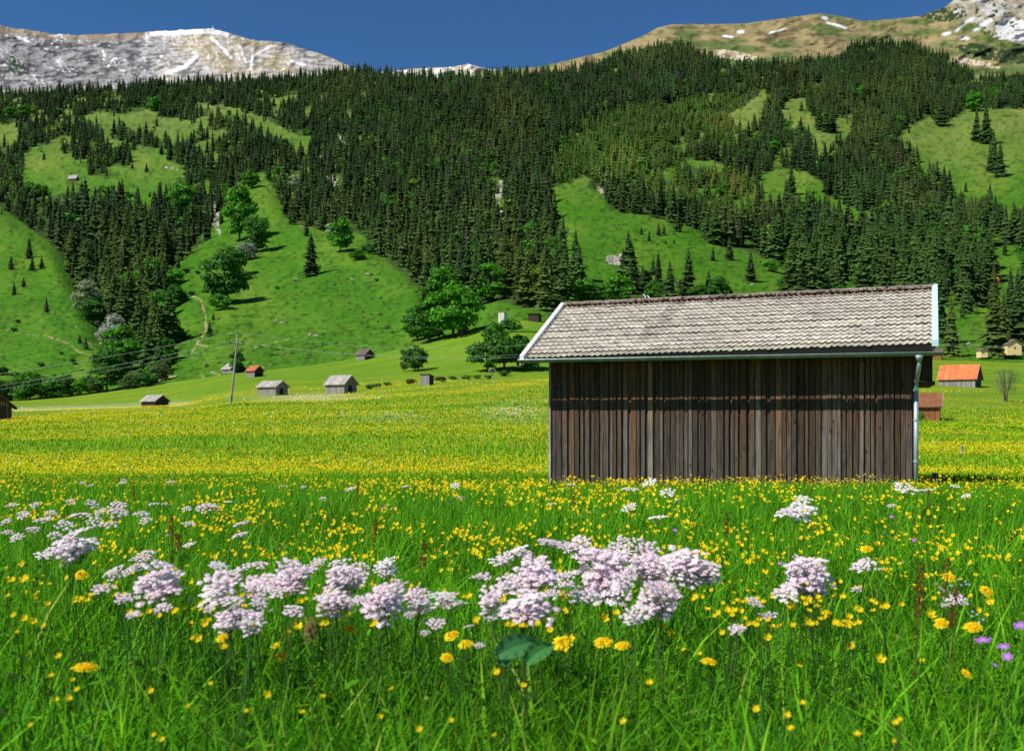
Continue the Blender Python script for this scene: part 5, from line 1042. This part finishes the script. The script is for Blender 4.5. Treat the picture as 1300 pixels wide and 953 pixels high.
# farther flowers: simple small tilted blossoms to 170 m
def far_flowers(name, n, ta, tb, pw, r0, r1, col, label, amt):
    x, y = scatter(n, ta, tb, pw, .60); z = ground(x, y); u_ = 650+F*x/y; p_ = HY-F*z/y; b_ = np.clip((fbm(x*.045+3, y*.10, 3)-.38)*6, .08, 1.4); k = (rng.random(len(x)) < amt(u_, p_)*b_) & not_barn(x, y)
    x, y, z = x[k], y[k], z[k]; n = len(x); z = z+rng.uniform(.14, .30, n); R = np.interp(y, [ta, tb], [r0, r1])*rng.uniform(.5, 1.5, n); V = np.zeros((n, 5, 3)); a = rng.uniform(0, 6.28, n); tx, ty = rng.normal(0, .5, n), rng.normal(-.35, .4, n)
    for i in range(5):
        dx, dy = np.cos(a+i*1.257)*R, np.sin(a+i*1.257)*R; V[:, i] = np.stack([x+dx, y+dy, z+dx*tx+dy*ty*-1], 1)
    me = mesh_from(name, V.reshape(-1, 3), [np.arange(5*n).reshape(n, 5)], M['petal'], np.repeat(np.array(col)*rng.uniform(.8, 1.1, (n, 1)), 5, 0)); tag(link(name, me), label, 'flowers', kind='stuff')
far_flowers('yellow_flowers', 330000, 24, 190, 1.35, .0135, .052, (.84, .64, .008), 'yellow flowers covering the meadow beyond the barn', yellow_amt)
far_flowers('white_flowers', 60000, 24, 200, 1.2, .02, .09, (.75, .75, .70), 'white flowers in drifts over the meadow beyond the barn', lambda a, b: white_amt(a, b)*.9)

# pink and white umbels
def umbel(seed, flat=.18, n=17, pink=.5):
    r = np.random.default_rng(seed); m = MB(); R0 = .2
    for k in range(n):
        f = math.sqrt((k+.5)/n); a = k*2.4+r.normal(0, .15); cx, cy = f*math.cos(a)*(1+r.normal(0, .07)), f*math.sin(a)*(1+r.normal(0, .07)); cz = flat*(1-f*f)+r.normal(0, .03); rr = R0*r.uniform(.75, 1.15)
        m.tube([(0, 0, -.75), (cx*.55, cy*.55, -.30), (cx, cy, cz-.05)], [.014, .012, .012], 3, (.30, .36, .20), False); pk = np.clip(pink+r.normal(0, .2), 0, 1)
        hub = [(cx+math.cos(b)*rr*.85, cy+math.sin(b)*rr*.85, cz-.02) for b in [i*PI/3 for i in range(6)]]; pc = (.86, .74, .80) if pink > .3 else (.80, .80, .74)
        for i in range(6): m.face([hub[i], hub[(i+1) % 6], (cx, cy, cz+rr*.5)], pc)
        for j in range(20):
            q = r.normal(size=3); q /= np.linalg.norm(q); q[2] = abs(q[2])*.9-.1; c = np.array((cx, cy, cz))+q*rr*np.array((1, 1, .62)); nn = q+r.normal(size=3)*.22+np.array((-.25, -.25, .7)); nn /= np.linalg.norm(nn); t = np.cross(nn, r.normal(size=3)); t /= np.linalg.norm(t); w = np.cross(nn, t); s = rr*r.uniform(.30, .46)
            pp_ = np.clip(pk+(.3-q[2])*.25, 0, 1); col = tuple((np.array((.93, .91, .91))*(1-pp_)+np.array((.88, .64, .77))*pp_)*r.uniform(.9, 1.0))
            m.face([tuple(c+(math.cos(b)*t+math.sin(b)*w)*s*(1 if i % 2 else .62)) for i, b in enumerate([i*PI/5*1.0 for i in range(10)])][::2]+[], col)
    return m.mesh('umbel_mesh', M['petal'])
umb_p = [umbel(i, .22+.1*(i % 3), 15+2*(i % 3), .62) for i in range(5)]; umb_w = [umbel(10+i, .12, 18, .12) for i in range(3)]
CL = [(92,693,52,28),(60,704,26,10),(182,707,32,18),(145,728,30,16),(170,723,28,14),(200,741,54,34),(160,757,26,14),(130,748,24,14),(170,778,16,16),(206,771,18,16),(242,761,10,18),(265,773,12,8),(280,746,42,28),(278,716,18,18),(305,723,32,12),(328,718,22,8),(292,782,30,40),(328,743,36,22),(328,766,24,16),(320,790,28,26),(367,735,52,30),(372,776,22,20),(405,712,22,12),(430,715,24,7),(435,738,44,28),(425,766,46,26),(457,726,20,28),(456,761,16,16),(489,721,30,18),(508,742,26,10),(487,766,42,30),(520,781,12,14),(532,763,34,24),(566,763,42,20),(552,790,24,14),(540,803,14,8),(595,795,12,14),(608,819,12,12),(305,676,20,24),(612,731,24,14),(637,712,24,16),(625,762,26,28),(622,785,16,14),
 (660,701,40,14),(680,730,50,30),(670,771,56,34),(725,692,50,12),(745,701,16,16),(785,693,30,16),(820,701,34,20),(768,731,64,44),(742,758,42,12),(718,741,20,20),(825,723,46,28),(870,723,58,34),(900,726,24,22),(835,761,44,32),(805,783,26,18),(997,753,26,18),(1025,731,46,36),(1020,713,24,10),(958,765,20,10),(975,781,22,12),(937,796,20,12),(1095,717,28,12),(1115,722,12,10),(1087,748,12,12),(1215,760,26,10),(1200,768,12,12),(700,690,30,12),(352,752,18,12),(390,724,26,10),(790,742,30,20),(645,745,24,20),(700,752,22,16)]
WH = [(1010,649,48,12),(800,621,18,8),(825,612,16,6),(848,625,18,6),(799,644,18,9),(835,657,18,6),(1020,634,20,6),(1150,620,24,8),(1177,622,18,8),(1212,617,10,6),(1227,629,10,6),(725,615,12,5),(1030,645,20,8),(1140,614,10,5),(578,616,12,5),(515,617,10,5),(155,613,10,4),(240,691,16,10)]
PK = [(15,641,14,4),(30,652,12,6),(65,652,14,6),(90,637,14,8),(117,640,14,8),(102,655,24,7),(120,663,18,8),(82,667,22,8),(55,660,18,7),(30,655,18,6),(150,652,24,8),(150,643,22,6),(137,666,20,5),(180,653,16,6),(185,661,16,8),(195,640,12,6),(209,640,8,5),(237,646,12,6),(262,646,22,8),(273,645,14,5),(240,665,12,5),(42,673,18,6),(10,676,16,6),(22,682,14,5),(290,637,10,5),(115,616,8,4),(105,613,8,4),(157,610,8,4),(217,612,10,5),(360,617,8,4),(385,618,8,4),(585,632,10,5),(445,621,10,4),(410,633,8,4),(700,640,10,5),(1000,649,14,10),(860,635,8,5),(1132,642,10,5),(45,641,12,5),(70,679,16,7),(8,662,12,5),(128,650,12,5)]
def umbel_plant(px, py, w, h, lst, label, group, hh=.47):
    t = tsolve(px, py, hh); C0 = W(px, py, t); zb = float(ground(C0[0], C0[1])); hz_ = C0[2]-zb; base = np.array((C0[0]+random.gauss(0, .02), C0[1]+random.gauss(0, .02), zb)); o = empty('umbel_plant', base)
    k = int(np.clip(round(w*h/150.), 1, 9)); m = MB(); fork = np.array((0, 0, hz_*.45)); m.tube([(0, 0, -.03), (.01, 0, hz_*.25), fork], [.0022, .0018, .0014], 5, (.12, .26, .05)); heads = []
    w, h = w*1.16, h*1.16; rp = min(max(h*.62, w/2/(k**.5)*1.12), w*.5)
    for i in range(k):
        if k == 1: dx = dy = 0
        else: a = i*2.4+random.random(); q = math.sqrt((i+.4)/k); dx = math.cos(a)*q*(w/2-rp*.75); dy = math.sin(a)*q*(h/2)*.85
        R = rp*random.uniform(.85, 1.15)*t/F; c = W(px+dx, py+dy, t+random.uniform(-.04, .04))-base
        m.tube([fork, (fork+c)/2+np.array((random.gauss(0, .01), random.gauss(0, .01), -.02)), c+np.array((0, 0, -.7*R))], [.0012, .0010, .0009], 4, (.12, .26, .05), False); heads.append((c, R))
    for q in range(3):
        a = random.random()*6.28; l = .07; z = hz_*(.15+.13*q); m.face([(0, 0, z), (math.cos(a-.3)*l, math.sin(a-.3)*l, z+.03), (math.cos(a)*l*1.8, math.sin(a)*l*1.8, z+.02), (math.cos(a+.3)*l, math.sin(a+.3)*l, z+.03)], (.04, .12, .02))
    m.build('stem', M['grass'], o)
    for c, R in heads:
        b = link('umbel', lst[random.randrange(len(lst))], o); b.location = c; b.scale = (R, R, R*random.uniform(.55, 1.0)); b.rotation_mode = 'ZYX'; b.rotation_euler = (random.gauss(.30, .2), random.gauss(-.05, .2), random.random()*6.28)
    tag(o, label, 'flower', group)
def side(px): return 'far left' if px < 240 else 'left' if px < 400 else 'middle left' if px < 560 else 'centre' if px < 720 else 'middle right' if px < 850 else 'right' if px < 960 else 'far right'
for c in CL: umbel_plant(*c, umb_p+umb_w[:1], ('large ' if c[2]*c[3] > 700 else 'small ')+'pale pink umbel flower in the foreground band, '+side(c[0])+' stretch', 'pink umbels of the foreground band', random.uniform(.44, .50))
for c in WH: umbel_plant(*c, umb_w, 'flat white umbel flower in the green strip before the barn', 'white umbels before the barn', .44)
for c in PK: umbel_plant(*c, umb_p, 'small pink umbel flower in the distant drift of the near meadow', 'pink umbels of the distant drift', .45)
# extra far pink ones
# red sorrel
for i, (px, py, h) in enumerate(((520,688,26),(445,612,20),(550,604,20),(175,612,22),(1185,705,44),(1142,712,30),(915,650,26),(725,622,20),(1180,620,40),(460,660,22),(217,655,20),(1192,745,40),(1150,740,36),(243,676,18))):
    t = tsolve(px, py, .5); P0 = on_ground(px, t); hz_ = W(px, py, t)[2]-P0[2]; m = MB(); r = random.Random(i); m.tube([(0, 0, -.02), (.005, 0, hz_)], [.002, .001], 4, (.20, .09, .03)); hp = h*t/F*1.2
    for k in range(70):
        z = hz_-hp*r.random(); a = r.random()*6.28; q = .004+.010*r.random()*(1-(z-hz_+hp)/hp*.6); s = .0035; c = [(.30, .07, .025), (.26, .12, .03), (.38, .16, .06)][r.randrange(3)]; x0, y0 = math.cos(a)*q, math.sin(a)*q
        m.face([(x0-s, y0, z), (x0, y0-s, z+s), (x0+s, y0, z+s*.4), (x0, y0+s, z-s)], c)
    o = m.build('sorrel_stalk', M['petal']); o.location = P0; o.rotation_euler = (.0, r.uniform(-.15, .15), 0); tag(o, 'rust red sorrel stalk standing in the green meadow grass', 'plant', 'red sorrel stalks')
# forget-me-nots
m = MB(); r = random.Random(4); P0 = None
for k in range(26):
    px, py = (1205+r.gauss(0, 14), 748+r.gauss(0, 8)) if k < 20 else (1240+r.gauss(0, 6), 782+r.gauss(0, 10)); t = tsolve(px, py, .38); q = W(px, py, t)
    if P0 is None: P0 = q.copy(); P0[2] = float(ground(q[0], q[1]))
    q = q-P0; s = .0035; g = float(ground(q[0]+P0[0], q[1]+P0[1]))-P0[2]; m.tube([(q[0], q[1], g), tuple(q)], .0008, 3, STEM, False); m.face([(q[0]+s*math.cos(a), q[1]+s*math.sin(a)*.8, q[2]+s*math.sin(a)*.7) for a in [i*1.257 for i in range(5)]], (.42, .58, .85))
o = m.build('forget_me_not', M['petal']); o.location = P0; tag(o, 'sprinkle of tiny pale blue flowers near the right edge', 'flower')
# brown seed head close to the lens, broad dock leaves
def seed_head():
    t = 1.55; C0 = W(393, 802, t); zb = float(ground(C0[0], C0[1])); m = MB(); r = random.Random(9); H = C0[2]-zb; o = empty('seed_head', (C0[0], C0[1], zb)); m.tube([(0, 0, 0), (.005, 0, H)], [.0015, .001], 5, (.10, .13, .04)); m.build('stem', M['grass'], o); m = MB()
    for k in range(220):
        z = H+.008*r.gauss(0, 1); a = r.random()*6.28; q = .010*r.random(); s = .003; x0, y0 = math.cos(a)*q, math.sin(a)*q; m.face([(x0, y0, z), (x0+s, y0, z+s), (x0+s*.5, y0+s, z+2*s)], (.22, .17, .05))
    m.build('spikelet', M['petal'], o); tag(o, 'soft brown grass seed head close below the left pink flowers', 'plant')
seed_head()
def dock():
    t = 2.0; P0 = on_ground(660, t); o = empty('dock_plant', P0); r = random.Random(12)
    for i, (px, py, L, Wd, az, c) in enumerate(((632, 832, .105, .05, .62, (.075, .24, .08)), (668, 842, .09, .04, .9, (.07, .25, .06)), (640, 845, .07, .045, 1.5, (.06, .21, .07)))):
        b = W(px, py, t)-P0; m = MB(); n = 14; u = np.array((math.cos(az), .25, math.sin(az)*.9)); u /= np.linalg.norm(u); w = np.array((-u[2], .35, u[0])); w /= np.linalg.norm(w); nn = np.cross(u, w); rows_ = []
        for k in range(n+1):
            s = k/n; ww = Wd*math.sin(PI*min(.97, s*.9+.12))**.8*.5; cpt = b+u*L*s+nn*(-.02*s*s)+np.array((0, 0, -.03*s*s)); wv = .004*math.sin(k*2.1)
            rows_.append([cpt-w*ww+nn*(.008+wv), cpt-w*ww*.5+nn*.003, cpt, cpt+w*ww*.5+nn*.003, cpt+w*ww+nn*(.008-wv)])
        for k in range(n):
            for j in range(4): g = 1.0 if j in (0, 3) else 1.12; m.face([rows_[k][j], rows_[k][j+1], rows_[k+1][j+1], rows_[k+1][j]], tuple(v*g for v in c))
        m.build('leaf', M['grass'], o, True); m = MB(); m.tube([(0, 0, 0), b*.5, b], [.003, .0025, .002], 5, (.10, .14, .04)); m.build('stalk', M['grass'], o)
    tag(o, 'broad blue green dock leaves under the pink flowers in the centre', 'plant')
dock()

# ------------------------------------------------------------------ light, sky, camera
AZ = math.radians(60); EL = math.radians(50)
s = np.array((-math.sin(AZ)*math.cos(EL), -math.cos(AZ)*math.cos(EL), math.sin(EL)))
sun = D.lights.new('sun', 'SUN'); sun.energy = 4.8; sun.angle = math.radians(.53); sun.color = (1.0, .95, .87); so = D.objects.new('sun', sun); COL.objects.link(so)
from mathutils import Vector
so.rotation_euler = Vector(tuple(s)).to_track_quat('Z', 'Y').to_euler()
w = D.worlds.new('World'); SC.world = w; w.use_nodes = True; nt = w.node_tree; bg = nt.nodes['Background']; sk = nt.nodes.new('ShaderNodeTexSky'); sk.sky_type = 'NISHITA'; sk.sun_disc = False
sk.sun_elevation = EL; sk.sun_rotation = math.atan2(s[0], s[1]); sk.altitude = 2500; sk.air_density = 1.0; sk.dust_density = 0.0; sk.ozone_density = 6.0
hs_ = nt.nodes.new('ShaderNodeHueSaturation'); hs_.inputs['Saturation'].default_value = 1.15; nt.links.new(sk.outputs[0], hs_.inputs['Color']); nt.links.new(hs_.outputs[0], bg.inputs[0]); bg.inputs[1].default_value = .078
cam = D.cameras.new('camera'); co = D.objects.new('camera', cam); COL.objects.link(co); co.rotation_euler = (PI/2, 0, 0); cam.sensor_width = 36; cam.lens = 36*F/1300; cam.shift_y = 53.5/1300; cam.clip_start = .05; cam.clip_end = 20000
cam.dof.use_dof = True; cam.dof.focus_distance = 9.0; cam.dof.aperture_fstop = 6.0; SC.camera = co
SC.view_settings.view_transform = 'Standard'; SC.view_settings.look = 'None'; SC.view_settings.gamma = 1; SC.view_settings.exposure = .42
SC.render.engine = 'CYCLES'; SC.cycles.max_bounces = 6; SC.cycles.diffuse_bounces = 3; SC.cycles.transmission_bounces = 3; SC.cycles.use_denoising = False
